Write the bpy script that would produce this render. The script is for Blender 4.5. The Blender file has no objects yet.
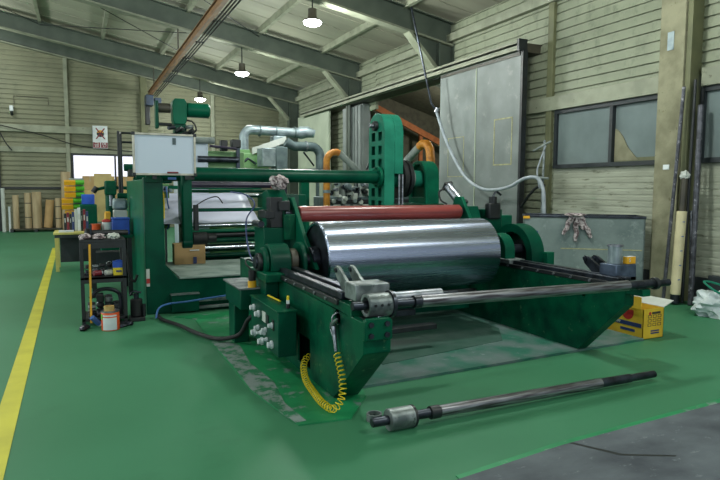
import bpy, bmesh, math, random
from mathutils import Vector, Matrix
random.seed(7)
S = bpy.context.scene
COL = S.collection
PI = math.pi

# ------------------------------------------------------------------ camera
cam = bpy.data.cameras.new('camera')
cam.sensor_width = 36.0
cam.lens = 594.0 / 720.0 * 36.0
cam.clip_end = 200
co = bpy.data.objects.new('camera', cam); COL.objects.link(co)
right = Vector((0.90401448, -0.42748426, 0.00387625))
up = Vector((0.03372044, 0.08034279, 0.99619675))
fwd = Vector((0.42616986, 0.90044558, -0.087046))
co.matrix_world = Matrix(((right.x, up.x, -fwd.x, 0), (right.y, up.y, -fwd.y, 0), (right.z, up.z, -fwd.z, 1.6), (0, 0, 0, 1)))
S.camera = co

# ------------------------------------------------------------------ world, lights, exposure
w = bpy.data.worlds.new('world'); S.world = w; w.use_nodes = True
bg = w.node_tree.nodes['Background']
bg.inputs[0].default_value = (0.80, 0.95, 1.0, 1); bg.inputs[1].default_value = 0.28
S.view_settings.view_transform = 'Standard'
S.view_settings.look = 'None'
S.view_settings.gamma = 1.0
S.view_settings.use_curve_mapping = False
S.view_settings.exposure = 0.40

def area(name, loc, target, sx, sy, power, color):
    l = bpy.data.lights.new(name, 'AREA'); l.shape = 'RECTANGLE'; l.size = sx; l.size_y = sy
    l.energy = power; l.color = color
    o = bpy.data.objects.new(name, l); COL.objects.link(o)
    o.location = loc
    o.rotation_euler = (Vector(target) - Vector(loc)).to_track_quat('-Z', 'Y').to_euler()
    return o
# added soft fill from unseen sources behind the camera and at the hall's left
area('front_fill', (0.5, -5.0, 3.2), (2.5, 6, 1.0), 9.0, 4.0, 150, (0.88, 0.96, 1.0))
area('left_fill', (-9.0, 11.0, 3.4), (3.0, 12, 1.8), 12.0, 4.5, 400, (0.9, 1.0, 0.94))

# ------------------------------------------------------------------ helpers: materials
def lin(c):
    c = c / 255.0
    return c / 12.92 if c <= 0.04045 else ((c + 0.055) / 1.055) ** 2.4
def C(r, g, b): return (lin(r), lin(g), lin(b), 1)

def mat(name, c1, c2=None, rough=0.5, metal=0.0, scale=6.0, lo=0.4, hi=0.65, bump=0.0, bscale=None, stretch=(1, 1, 1),
        c3=None, c3scale=30.0, c3lo=0.66, c3hi=0.72, rough2=None, spec=0.5, coat=0.0):
    m = bpy.data.materials.new(name); m.use_nodes = True
    nt = m.node_tree; N = nt.nodes; L = nt.links
    b = N['Principled BSDF']
    b.inputs['Roughness'].default_value = rough; b.inputs['Metallic'].default_value = metal
    b.inputs['Specular IOR Level'].default_value = spec
    if coat: b.inputs['Coat Weight'].default_value = coat
    if c2 is None: c2 = tuple(x * 0.8 for x in c1[:3]) + (1,)
    tc = N.new('ShaderNodeTexCoord'); mp = N.new('ShaderNodeMapping'); mp.inputs['Scale'].default_value = stretch
    L.new(tc.outputs['Object'], mp.inputs[0])
    n = N.new('ShaderNodeTexNoise'); n.inputs['Scale'].default_value = scale; n.inputs['Detail'].default_value = 8
    L.new(mp.outputs[0], n.inputs['Vector'])
    r = N.new('ShaderNodeValToRGB')
    r.color_ramp.elements[0].position = lo; r.color_ramp.elements[0].color = c1
    r.color_ramp.elements[1].position = hi; r.color_ramp.elements[1].color = c2
    L.new(n.outputs['Fac'], r.inputs[0])
    out = r.outputs[0]
    if c3 is not None:
        n2 = N.new('ShaderNodeTexNoise'); n2.inputs['Scale'].default_value = c3scale; n2.inputs['Detail'].default_value = 10
        n2.inputs['Roughness'].default_value = 0.7
        L.new(mp.outputs[0], n2.inputs['Vector'])
        r2 = N.new('ShaderNodeValToRGB')
        r2.color_ramp.elements[0].position = c3lo; r2.color_ramp.elements[0].color = (0, 0, 0, 1)
        r2.color_ramp.elements[1].position = c3hi; r2.color_ramp.elements[1].color = (1, 1, 1, 1)
        L.new(n2.outputs['Fac'], r2.inputs[0])
        mx = N.new('ShaderNodeMix'); mx.data_type = 'RGBA'
        L.new(r2.outputs[0], mx.inputs['Factor']); L.new(out, mx.inputs['A']); mx.inputs['B'].default_value = c3
        out = mx.outputs['Result']
    L.new(out, b.inputs['Base Color'])
    if rough2 is not None:
        mr = N.new('ShaderNodeMapRange'); mr.inputs['To Min'].default_value = rough; mr.inputs['To Max'].default_value = rough2
        mr.inputs['From Min'].default_value = 0.35; mr.inputs['From Max'].default_value = 0.65
        L.new(n.outputs['Fac'], mr.inputs['Value']); L.new(mr.outputs[0], b.inputs['Roughness'])
    if bump:
        nb = N.new('ShaderNodeTexNoise'); nb.inputs['Scale'].default_value = bscale or scale * 4; nb.inputs['Detail'].default_value = 6
        L.new(mp.outputs[0], nb.inputs['Vector'])
        bp = N.new('ShaderNodeBump'); bp.inputs['Strength'].default_value = bump; bp.inputs['Distance'].default_value = 0.02
        L.new(nb.outputs['Fac'], bp.inputs['Height']); L.new(bp.outputs[0], b.inputs['Normal'])
    return m

def emit(name, c, s):
    m = bpy.data.materials.new(name); m.use_nodes = True
    b = m.node_tree.nodes['Principled BSDF']
    b.inputs['Base Color'].default_value = c; b.inputs['Emission Color'].default_value = c
    b.inputs['Emission Strength'].default_value = s
    return m

M = {}
M['floor'] = mat('green_epoxy', C(65, 127, 93), C(60, 120, 86), rough=0.5, scale=0.6, spec=0.2, bump=0.03, bscale=3, c3=C(56, 112, 81), c3scale=1.4, c3lo=0.6, c3hi=0.8)
M['floor_bright'] = mat('worn_bright_green', C(28, 138, 84), C(20, 118, 72), rough=0.5, scale=3, c3=C(112, 136, 126), c3scale=5, c3lo=0.56, c3hi=0.62, bump=0.15, bscale=12)
M['concrete'] = mat('grey_concrete', C(92, 100, 106), C(58, 64, 72), rough=0.8, scale=2.2, lo=0.35, hi=0.7, bump=0.15, bscale=20, c3=C(128, 136, 140), c3scale=9, c3lo=0.6, c3hi=0.72, stretch=(1, 1.6, 1))
M['concrete_pale'] = mat('pale_bared_concrete', C(128, 142, 138), C(84, 116, 100), rough=0.8, scale=6, bump=0.2, bscale=20, c3=C(26, 112, 72), c3scale=6, c3lo=0.48, c3hi=0.55)
M['plate'] = mat('worn_green_steel_plate', C(40, 104, 86), C(96, 116, 114), rough=0.5, scale=3, lo=0.40, hi=0.6, c3=C(126, 138, 140), c3scale=14, c3lo=0.6, c3hi=0.68, bump=0.1, bscale=18)
M['plate_dark'] = mat('dark_green_mat', C(34, 78, 64), C(58, 90, 80), rough=0.6, scale=4)
M['yellow_line'] = mat('yellow_floor_paint', C(206, 200, 52), C(190, 184, 44), rough=0.5, scale=3)
M['green'] = mat('dark_green_paint', C(3, 76, 56), C(2, 60, 46), spec=0.14, rough=0.33, scale=3, c3=C(66, 104, 88), c3scale=18, c3lo=0.66, c3hi=0.74, bump=0.05, bscale=10)
M['green_mid'] = mat('mid_green_paint', C(8, 96, 70), C(5, 78, 58), spec=0.14, rough=0.35, scale=3, c3=C(92, 120, 104), c3scale=22, c3lo=0.70, c3hi=0.75, bump=0.04, bscale=10)
M['green_worn'] = mat('worn_green_paint', C(4, 84, 58), C(2, 58, 44), spec=0.14, rough=0.36, scale=5, c3=C(80, 116, 84), c3scale=11, c3lo=0.61, c3hi=0.7, bump=0.12, bscale=14)
M['teal'] = mat('teal_green_paint', C(38, 128, 104), C(28, 108, 88), spec=0.14, rough=0.4, scale=3, c3=C(24, 88, 72), c3scale=12, c3lo=0.68, c3hi=0.74)
M['green_light'] = mat('pale_green_paint', C(112, 156, 100), C(98, 140, 90), rough=0.5, scale=3)
M['black'] = mat('black_steel', C(26, 32, 36), C(16, 20, 22), rough=0.45, scale=8)
M['rubber'] = mat('black_rubber', C(20, 24, 26), C(12, 14, 16), rough=0.65, scale=8)
M['pole'] = mat('mottled_pole_steel', C(84, 86, 94), C(40, 42, 48), rough=0.4, metal=0.3, scale=9, c3=C(150, 150, 158), c3scale=16, c3lo=0.58, c3hi=0.66)
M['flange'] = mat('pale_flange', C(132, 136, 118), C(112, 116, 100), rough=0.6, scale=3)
M['pale_paint'] = mat('worn_pale_paint', C(150, 166, 160), C(112, 134, 126), rough=0.55, scale=4, c3=C(70, 110, 92), c3scale=8, c3lo=0.6, c3hi=0.7)
M['dark_steel'] = mat('dark_oily_steel', C(60, 66, 76), C(36, 40, 46), rough=0.35, metal=0.7, scale=10, c3=C(130, 136, 140), c3scale=30, c3lo=0.64, c3hi=0.7)
M['steel'] = mat('bare_steel', C(158, 162, 170), C(110, 116, 124), rough=0.32, metal=0.85, scale=8, rough2=0.45, stretch=(1, 3, 3))
M['steel_cast'] = mat('cast_steel', C(140, 148, 148), C(86, 96, 96), rough=0.45, metal=0.6, scale=9, c3=C(60, 70, 66), c3scale=20, c3lo=0.6, c3hi=0.68, bump=0.1)
M['shaft'] = mat('ground_steel_shaft', C(150, 152, 158), C(84, 80, 84), rough=0.35, metal=0.8, scale=14, lo=0.4, hi=0.62, stretch=(0.25, 4, 4))
M['chrome'] = mat('polished_steel', C(190, 198, 206), C(170, 178, 188), rough=0.2, metal=1.0, scale=2, stretch=(0.3, 8, 8))
M['drum'] = mat('polished_drum_steel', C(176, 184, 206), C(158, 168, 192), rough=0.2, metal=1.0, scale=3, stretch=(0.25, 14, 14), rough2=0.3)
M['red_roll'] = mat('red_brown_rubber_roll', C(142, 62, 58), C(116, 50, 50), rough=0.3, scale=3, stretch=(0.4, 8, 8), c3=C(158, 100, 98), c3scale=8, c3lo=0.6, c3hi=0.75)
M['purple_roll'] = mat('dull_purple_roll', C(62, 54, 76), C(46, 44, 60), rough=0.35, scale=4)
M['web'] = mat('white_film_web', C(206, 208, 230), C(192, 196, 220), rough=0.35, scale=2)
M['galv'] = mat('galvanised_sheet', C(146, 160, 164), C(114, 128, 134), rough=0.4, metal=0.45, scale=7, bump=0.08)
M['galv_dark'] = mat('dull_grey_duct', C(94, 110, 112), C(72, 88, 92), rough=0.5, metal=0.3, scale=6)
M['orange_pipe'] = mat('orange_pipe_paint', C(206, 138, 40), C(168, 104, 34), rough=0.5, scale=8)
M['grey_pipe'] = mat('grey_lagging', C(142, 150, 146), C(112, 122, 120), rough=0.6, scale=6)
M['siding'] = mat('cream_siding', C(140, 146, 124), C(122, 128, 108), rough=0.6, scale=0.9, c3=C(92, 98, 80), c3scale=5, c3lo=0.52, c3hi=0.75, stretch=(1, 1, 0.6))
M['siding_back'] = mat('tan_siding', C(126, 127, 102), C(112, 114, 92), rough=0.6, scale=0.8, c3=C(88, 92, 72), c3scale=3, c3lo=0.55, c3hi=0.8)
M['ceiling'] = mat('olive_grey_roof_panel', C(158, 158, 140), C(138, 138, 122), rough=0.7, scale=0.5, stretch=(0.4, 2, 1))
M['rafter'] = mat('grey_green_steel', C(80, 90, 80), C(66, 76, 68), rough=0.55, scale=2)
M['beam'] = mat('cream_steel_channel', C(144, 148, 128), C(124, 128, 110), rough=0.55, scale=3, c3=C(92, 92, 74), c3scale=9, c3lo=0.62, c3hi=0.7)
M['column'] = mat('rough_beige_fireproofing', C(138, 136, 112), C(110, 108, 86), rough=0.9, scale=3, bump=0.5, bscale=14, c3=C(96, 92, 66), c3scale=8, c3lo=0.62, c3hi=0.72)
M['steel_olive'] = mat('olive_steel_and_side_shade', C(104, 106, 76), C(88, 92, 66), rough=0.6, scale=3)
M['wallconc'] = mat('cream_concrete_wall', C(164, 168, 152), C(138, 142, 126), rough=0.85, scale=1.5, bump=0.2, bscale=14, c3=C(96, 98, 80), c3scale=6, c3lo=0.57, c3hi=0.68, stretch=(1, 0.5, 2.6))
M['plinth'] = mat('black_skirting_paint', C(44, 52, 56), C(32, 38, 42), rough=0.6, scale=3)
M['doorleaf'] = mat('grey_door_sheet', C(122, 130, 128), C(102, 110, 108), rough=0.5, scale=1.6, c3=C(146, 150, 144), c3scale=3.5, c3lo=0.58, c3hi=0.72)
M['doorleaf2'] = mat('pale_green_door_sheet', C(176, 186, 164), C(158, 168, 148), rough=0.55, scale=1.2)
M['tape'] = mat('old_tape', C(168, 168, 128), C(140, 138, 104), rough=0.7, scale=12)
M['windowframe'] = mat('dark_window_frame', C(34, 42, 46), C(26, 32, 36), rough=0.5, scale=5)
M['rust'] = mat('rusty_rail', C(138, 98, 58), C(96, 72, 50), rough=0.55, scale=5, stretch=(3, 0.5, 3))
M['bin'] = mat('dusty_grey_plastic', C(118, 132, 130), C(88, 104, 104), rough=0.6, scale=2.2, c3=C(150, 162, 158), c3scale=4.5, c3lo=0.55, c3hi=0.72)
M['cardboard'] = mat('cardboard', C(186, 152, 106), C(170, 138, 94), rough=0.8, scale=4)
M['kraft'] = mat('kraft_paper', C(184, 164, 132), C(164, 144, 112), rough=0.8, scale=3, stretch=(3, 3, 0.5))
M['paper_white'] = mat('pale_paper', C(196, 200, 194), C(178, 184, 178), rough=0.7, scale=3)
M['cream_wrap'] = mat('cream_wrapping', C(212, 202, 164), C(192, 182, 146), rough=0.5, scale=4)
M['carton'] = mat('yellow_carton', C(222, 184, 52), C(204, 164, 44), rough=0.6, scale=4)
M['red'] = mat('red_print', C(186, 50, 44), C(166, 42, 40), rough=0.5)
M['darkred'] = mat('dark_red_print', C(126, 34, 46), C(112, 28, 40), rough=0.5)
M['blue'] = mat('blue_plastic', C(30, 84, 190), C(22, 70, 168), rough=0.4)
M['navy'] = mat('navy_print', C(44, 60, 110), C(38, 52, 98), rough=0.5)
M['white'] = mat('white_plastic', C(214, 220, 222), C(196, 204, 208), rough=0.5)
M['whiteboard'] = mat('whiteboard_enamel', C(196, 208, 224), C(188, 202, 218), rough=0.3, scale=0.8)
M['alu'] = mat('aluminium_trim', C(190, 186, 172), C(160, 158, 146), rough=0.4, metal=0.4, scale=10)
M['yellow'] = mat('yellow_plastic', C(232, 206, 40), C(220, 192, 30), rough=0.35)
M['yellow_deep'] = mat('deep_yellow', C(228, 170, 32), C(212, 152, 28), rough=0.45)
M['orange'] = mat('orange_print', C(222, 88, 40), C(206, 78, 36), rough=0.45)
M['lime'] = mat('lime_green_plastic', C(96, 190, 60), C(82, 172, 52), rough=0.45)
M['wood'] = mat('pale_wood', C(196, 166, 100), C(170, 140, 82), rough=0.6, scale=3, stretch=(1, 6, 1))
M['plywood'] = mat('tan_plywood', C(184, 164, 112), C(166, 146, 98), rough=0.7, scale=3)
M['deskyellow'] = mat('cream_desk_edge', C(206, 196, 112), C(190, 178, 98), rough=0.5)
M['hose_grey'] = mat('pale_grey_hose', C(168, 176, 184), C(146, 156, 164), rough=0.4, scale=8)
M['cable_blue'] = mat('blue_air_tube', C(64, 108, 168), C(54, 92, 150), rough=0.35)
M['rag'] = mat('grimy_white_rag', C(196, 184, 186), C(92, 76, 80), rough=0.9, scale=28, lo=0.4, hi=0.6)
M['bag'] = mat('white_plastic_bag', C(206, 216, 218), C(176, 190, 194), rough=0.35, scale=5)
M['lamp_shell'] = mat('lamp_shell', C(180, 186, 184), C(150, 156, 156), rough=0.4, metal=0.3)
M['lens'] = emit('lamp_lens', (0.92, 0.97, 1, 1), 22)
M['daylight'] = emit('daylit_pane', (0.86, 0.86, 1.0, 1), 0.62)
M['hoist_blue'] = mat('hoist_blue_paint', C(44, 62, 84), C(32, 46, 64), rough=0.45)
M['blue_steel'] = mat('blue_grey_tray', C(92, 106, 128), C(62, 74, 92), rough=0.4, metal=0.5, scale=8)
M['dark_brown'] = mat('brown_steel', C(70, 66, 54), C(54, 52, 44), rough=0.5)
M['annex'] = mat('dim_annex_panel', C(96, 96, 80), C(80, 80, 68), rough=0.8)
M['annex_beam'] = mat('orange_primer_beam', C(176, 104, 56), C(150, 88, 48), rough=0.7)

b_ = M['drum'].node_tree.nodes['Principled BSDF']
b_.inputs['Anisotropic'].default_value = 0.8; b_.inputs['Anisotropic Rotation'].default_value = 0.25
tg = M['drum'].node_tree.nodes.new('ShaderNodeTangent'); tg.direction_type = 'RADIAL'; tg.axis = 'X'
M['drum'].node_tree.links.new(tg.outputs[0], b_.inputs['Tangent'])
def glass(name, c, rough):
    m = bpy.data.materials.new(name); m.use_nodes = True
    nt = m.node_tree; N = nt.nodes; L = nt.links
    b = N['Principled BSDF']; b.inputs['Roughness'].default_value = rough
    b.inputs['Specular IOR Level'].default_value = 0.6
    n = N.new('ShaderNodeTexNoise'); n.inputs['Scale'].default_value = 2.2; n.inputs['Detail'].default_value = 5
    tc = N.new('ShaderNodeTexCoord'); L.new(tc.outputs['Object'], n.inputs['Vector'])
    r = N.new('ShaderNodeValToRGB'); r.color_ramp.elements[0].position = 0.3; r.color_ramp.elements[1].position = 0.75
    r.color_ramp.elements[0].color = c; r.color_ramp.elements[1].color = tuple(min(1, x * 1.35) for x in c[:3]) + (1,)
    L.new(n.outputs['Fac'], r.inputs[0]); L.new(r.outputs[0], b.inputs['Base Color'])
    return m
M['glass'] = glass('dusty_window_glass', C(104, 116, 116), 0.12)

# ------------------------------------------------------------------ helpers: meshes
class MB:
    """collects shapes given in world coordinates and links them as one mesh object"""
    def __init__(s): s.bm = bmesh.new()
    def _merge(s, verts, faces):
        vs = [s.bm.verts.new(v) for v in verts]
        for f in faces:
            try: s.bm.faces.new([vs[i] for i in f])
            except ValueError: pass
        return s
    def box(s, x0, x1, y0, y1, z0, z1, rz=0.0, piv=None):
        v = [(x, y, z) for x in (x0, x1) for y in (y0, y1) for z in (z0, z1)]
        if rz:
            px, py = piv or ((x0 + x1) / 2, (y0 + y1) / 2); c, n = math.cos(rz), math.sin(rz)
            v = [(px + (x - px) * c - (y - py) * n, py + (x - px) * n + (y - py) * c, z) for x, y, z in v]
        return s._merge(v, [(0, 1, 3, 2), (4, 6, 7, 5), (0, 4, 5, 1), (2, 3, 7, 6), (0, 2, 6, 4), (1, 5, 7, 3)])
    def prism(s, poly, axis, a, b):
        """poly of (u,v): axis X -> (y,z), axis Y -> (x,z), axis Z -> (x,y)"""
        def P(u, v, t): return {'X': (t, u, v), 'Y': (u, t, v), 'Z': (u, v, t)}[axis]
        n = len(poly)
        v = [P(u, w_, a) for u, w_ in poly] + [P(u, w_, b) for u, w_ in poly]
        f = [tuple(range(n))[::-1], tuple(range(n, 2 * n))] + [(i, (i + 1) % n, n + (i + 1) % n, n + i) for i in range(n)]
        return s._merge(v, f)
    def rev(s, prof, p0, d, n=32):
        """surface of revolution: prof of (t, r) along direction d from p0"""
        d = Vector(d).normalized(); p0 = Vector(p0)
        a = d.orthogonal().normalized(); b = d.cross(a)
        vs, fs, rings = [], [], []
        for t, r in prof:
            if r < 1e-6: rings.append([len(vs)]); vs.append(p0 + d * t)
            else:
                rings.append(list(range(len(vs), len(vs) + n)))
                vs += [p0 + d * t + (a * math.cos(2 * PI * k / n) + b * math.sin(2 * PI * k / n)) * r for k in range(n)]
        for A, B in zip(rings, rings[1:]):
            for k in range(n):
                k2 = (k + 1) % n
                if len(A) == 1 and len(B) == 1: continue
                if len(A) == 1: fs.append((A[0], B[k2], B[k]))
                elif len(B) == 1: fs.append((A[k], A[k2], B[0]))
                else: fs.append((A[k], A[k2], B[k2], B[k]))
        return s._merge(vs, fs)
    def cyl(s, p0, p1, r, n=24, r2=None, bev=0.0):
        p0 = Vector(p0); p1 = Vector(p1); L = (p1 - p0).length; r2 = r if r2 is None else r2
        if bev: prof = [(0, 0), (0, r - bev), (bev, r), (L - bev, r2), (L, r2 - bev), (L, 0)]
        else: prof = [(0, 0), (0, r), (L, r2), (L, 0)]
        return s.rev(prof, p0, p1 - p0, n)
    def ring(s, p0, p1, ro, ri, n=32):
        L = (Vector(p1) - Vector(p0)).length
        return s.rev([(0, ri), (0, ro), (L, ro), (L, ri), (0, ri)], p0, Vector(p1) - Vector(p0), n)
    def tube(s, pts, r, n=10, cap=True):
        pts = [Vector(p) for p in pts]; vs, fs = [], []
        t0 = (pts[1] - pts[0]).normalized(); a = t0.orthogonal().normalized()
        for i, p in enumerate(pts):
            t = (pts[min(i + 1, len(pts) - 1)] - pts[max(i - 1, 0)]).normalized()
            a = (a - t * a.dot(t))
            a = a.normalized() if a.length > 1e-5 else t.orthogonal().normalized()
            b = t.cross(a); rr = r[i] if isinstance(r, (list, tuple)) else r
            vs += [p + (a * math.cos(2 * PI * k / n) + b * math.sin(2 * PI * k / n)) * rr for k in range(n)]
        for i in range(len(pts) - 1):
            for k in range(n):
                fs.append((i * n + k, i * n + (k + 1) % n, (i + 1) * n + (k + 1) % n, (i + 1) * n + k))
        if cap: fs += [tuple(range(n))[::-1], tuple(range((len(pts) - 1) * n, len(pts) * n))]
        return s._merge(vs, fs)
    def blob(s, c, rx, ry, rz, amp=0.2, seed=0, sub=3, floor=None):
        b = bmesh.new(); bmesh.ops.create_icosphere(b, subdivisions=sub, radius=1)
        from mathutils import noise
        for v in b.verts:
            k = 1 + amp * (noise.noise(v.co * 2.1 + Vector((seed * 7.3, seed, 0))) + 0.6 * noise.noise(v.co * 4.7 + Vector((seed, 3, seed))))
            v.co = Vector((c[0] + v.co.x * rx * k, c[1] + v.co.y * ry * k, c[2] + v.co.z * rz * k))
            if floor is not None and v.co.z < floor: v.co.z = floor
        b.verts.index_update()
        s._merge([v.co.copy() for v in b.verts], [[v.index for v in f.verts] for f in b.faces]); b.free()
        return s
    def plate(s, outer, holes, axis, a, b):
        """flat plate with holes, via a filled 2D curve"""
        cu = bpy.data.curves.new('tmp', 'CURVE'); cu.dimensions = '2D'; cu.fill_mode = 'BOTH'; cu.extrude = abs(b - a) / 2
        for lp in [outer] + list(holes):
            sp = cu.splines.new('POLY'); sp.points.add(len(lp) - 1); sp.use_cyclic_u = True
            for p, q in zip(sp.points, lp): p.co = (q[0], q[1], 0, 1)
        ob = bpy.data.objects.new('tmp', cu); COL.objects.link(ob)
        dg = bpy.context.evaluated_depsgraph_get(); me = bpy.data.meshes.new_from_object(ob.evaluated_get(dg))
        m0 = (a + b) / 2
        f = {'X': lambda p: (m0 + p.z, p.x, p.y), 'Y': lambda p: (p.x, m0 - p.z, p.y), 'Z': lambda p: (p.x, p.y, m0 + p.z)}[axis]
        s._merge([f(v.co) for v in me.vertices], [list(p.vertices) for p in me.polygons])
        bpy.data.objects.remove(ob); bpy.data.curves.remove(cu); bpy.data.meshes.remove(me)
        return s
    def text(s, body, size, center, axis, depth=0.002, squash=1.0):
        """axis '-Y': readable from -Y side (x right, z up); '-X': readable from -X side (right = -y)"""
        cu = bpy.data.curves.new('tmp', 'FONT'); cu.body = body; cu.size = size; cu.align_x = 'CENTER'; cu.align_y = 'CENTER'; cu.extrude = depth
        ob = bpy.data.objects.new('tmp', cu); COL.objects.link(ob)
        dg = bpy.context.evaluated_depsgraph_get(); me = bpy.data.meshes.new_from_object(ob.evaluated_get(dg))
        cx, cy, cz = center
        f = {'-Y': lambda p: (cx + p.x * squash, cy - p.z, cz + p.y), '-X': lambda p: (cx - p.z, cy - p.x * squash, cz + p.y)}[axis]
        s._merge([f(v.co) for v in me.vertices], [list(p.vertices) for p in me.polygons])
        bpy.data.objects.remove(ob); bpy.data.curves.remove(cu); bpy.data.meshes.remove(me)
        return s
    def build(s, name, m, parent=None, bev=0.0, sub=0, sharp=35):
        bmesh.ops.remove_doubles(s.bm, verts=s.bm.verts, dist=1e-6)
        bmesh.ops.recalc_face_normals(s.bm, faces=s.bm.faces)
        off = Vector((0, 0, 0)); p = parent
        while p is not None: off += p.location; p = p.parent
        if parent is None:
            xs = [v.co for v in s.bm.verts]
            off = Vector(((min(v.x for v in xs) + max(v.x for v in xs)) / 2, (min(v.y for v in xs) + max(v.y for v in xs)) / 2, min(v.z for v in xs)))
        for v in s.bm.verts: v.co -= off
        me = bpy.data.meshes.new(name); s.bm.to_mesh(me); s.bm.free()
        me.materials.append(M[m] if isinstance(m, str) else m)
        for pl in me.polygons: pl.use_smooth = True
        me.set_sharp_from_angle(angle=math.radians(sharp))
        o = bpy.data.objects.new(name, me); COL.objects.link(o)
        if parent is None: o.location = off
        else: o.parent = parent
        if bev:
            md = o.modifiers.new('bevel', 'BEVEL'); md.width = bev; md.segments = 2; md.limit_method = 'ANGLE'; md.angle_limit = math.radians(40)
        if sub:
            md = o.modifiers.new('sub', 'SUBSURF'); md.levels = sub; md.render_levels = sub
        return o

def tag(o, label, cat, group=None):
    o['label'] = label; o['category'] = cat
    if group: o['group'] = group
    return o
def thing(name, label, cat, loc, group=None):
    o = bpy.data.objects.new(name, None); COL.objects.link(o); o.location = loc; o.empty_display_size = 0.1
    return tag(o, label, cat, group)
def struct(mb, name, m, **k):
    o = mb.build(name, m, **k); o['kind'] = 'structure'; return o
def dup(root, loc, label=None, group=None):
    r = root.copy(); COL.objects.link(r); r.location = loc
    if label: r['label'] = label
    if group: r['group'] = group
    for ch in list(root.children):
        c = ch.copy(); COL.objects.link(c); c.parent = r
        for g in list(ch.children):
            d = g.copy(); COL.objects.link(d); d.parent = c
    return r
def B(*a, **k): return MB().box(*a, **k)
def spline(pts, n=12):
    """Catmull-Rom"""
    P = [Vector(p) for p in pts]; P = [P[0] * 2 - P[1]] + P + [P[-1] * 2 - P[-2]]; out = []
    for i in range(1, len(P) - 2):
        for k in range(n):
            t = k / n; a, b, c, d = P[i - 1], P[i], P[i + 1], P[i + 2]
            out.append(0.5 * ((2 * b) + (c - a) * t + (2 * a - 5 * b + 4 * c - d) * t * t + (3 * b - a - 3 * c + d) * t ** 3))
    out.append(P[-2]); return out
def circ(cu, cv, r, n=20, a0=0, a1=2 * PI, end=False):
    m_ = n if not end else n - 1
    return [(cu + r * math.cos(a0 + (a1 - a0) * k / m_), cv + r * math.sin(a0 + (a1 - a0) * k / m_)) for k in range(n)]
def rect(u0, u1, v0, v1): return [(u0, v0), (u1, v0), (u1, v1), (u0, v1)]
def helix(pts, r, turns, per=10):
    path = spline(pts, 24); L = [0]
    for a, b in zip(path, path[1:]): L.append(L[-1] + (b - a).length)
    out = []; n = turns * per; j = 0
    a = None
    for i in range(n + 1):
        sL = L[-1] * i / n
        while j < len(L) - 2 and L[j + 1] < sL: j += 1
        f = (sL - L[j]) / max(1e-9, L[j + 1] - L[j]); p = path[j].lerp(path[j + 1], f)
        t = (path[j + 1] - path[j]).normalized()
        a = t.orthogonal().normalized() if a is None else (a - t * a.dot(t)).normalized()
        b = t.cross(a); an = 2 * PI * i / per
        out.append(p + (a * math.cos(an) + b * math.sin(an)) * r)
    return out

# ================================================================== SETTING
RB = lambda x: 4.88 + 0.18 * (7.8 - x)           # underside of the rafters
XL, YN, YB, XW = -9.5, -6.0, 25.0, 7.95
struct(B(XL, 16, YN, YB, -0.2, 0.0), 'floor', 'floor')
gs = MB().prism([(1.2, YN), (7.9, YN), (7.9, 3.12), (6.0, 2.95), (4.27, 2.76), (3.4, 2.73), (2.68, 2.70), (1.85, 2.61), (1.2, 2.55)], 'Z', 0.0, 0.006)
struct(gs, 'floor_concrete_strip', 'concrete')
struct(MB().prism([(1.02, 7.5), (1.23, 7.28), (1.2, 6.0), (1.18, 4.5), (1.29, 3.68), (1.66, 3.64), (1.95, 4.0), (2.0, 4.18), (2.0, 7.6)], 'Z', 0.0, 0.012), 'floor_painted_base', 'floor_bright')
struct(MB().prism([(1.19, 6.3), (1.2, 5.2), (1.18, 4.5), (1.28, 3.72), (1.36, 3.72), (1.33, 4.1), (1.40, 4.6), (1.36, 5.2), (1.42, 5.8), (1.36, 6.3)], 'Z', 0.012, 0.014), 'floor_worn_edge', 'concrete_pale')
struct(MB().prism([(1.93, 4.1), (2.01, 4.18), (5.37, 4.3), (5.37, 4.95), (4.75, 5.3), (4.6, 8.3), (1.93, 8.3)], 'Z', 0.0, 0.022), 'floor_steel_plate', 'plate')
struct(MB().prism([(2.42, 4.62), (3.95, 4.86), (4.25, 5.3), (4.3, 6.3), (2.3, 6.3)], 'Z', 0.022, 0.028), 'floor_mat', 'plate_dark')
struct(MB().prism([(-0.535, 0), (-0.395, 0), (-0.54, 17.5), (-0.66, 17.5)], 'Z', 0.0, 0.004), 'floor_line', 'yellow_line')

struct(MB().prism([(1.85, 2.61), (2.68, 2.70), (3.4, 2.73), (4.27, 2.76), (6.0, 2.95), (6.0, 3.0), (4.27, 2.81), (3.4, 2.775), (2.68, 2.745), (1.85, 2.65)], 'Z', 0.0, 0.005), 'floor_painted_edge', 'floor_bright')
struct(MB().prism([(2.74, 2.70), (2.77, 2.70), (2.92, 2.45), (3.2, 2.3), (3.18, 2.29), (2.89, 2.44)], 'Z', 0.006, 0.0065), 'floor_joint', 'black')

def siding(mb, along, fixed, a0, a1, z0, z1, pitch=0.155, depth=0.036, sgn=-1):
    """lapped horizontal boards: real saw-tooth profile; along 'Y' at x=fixed or along 'X' at y=fixed"""
    z = z0; prof = []
    while z < z1 - 1e-6:
        zt = min(z + pitch, z1)
        prof += [(fixed + sgn * depth, z), (fixed + sgn * depth * 0.8, zt - 0.032), (fixed, zt - 0.026), (fixed, zt)]
        z = zt
    poly = prof + [(fixed - sgn * 0.06, z1), (fixed - sgn * 0.06, z0)]
    return mb.prism(poly, 'Y' if along == 'Y' else 'X', a0, a1)

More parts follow.
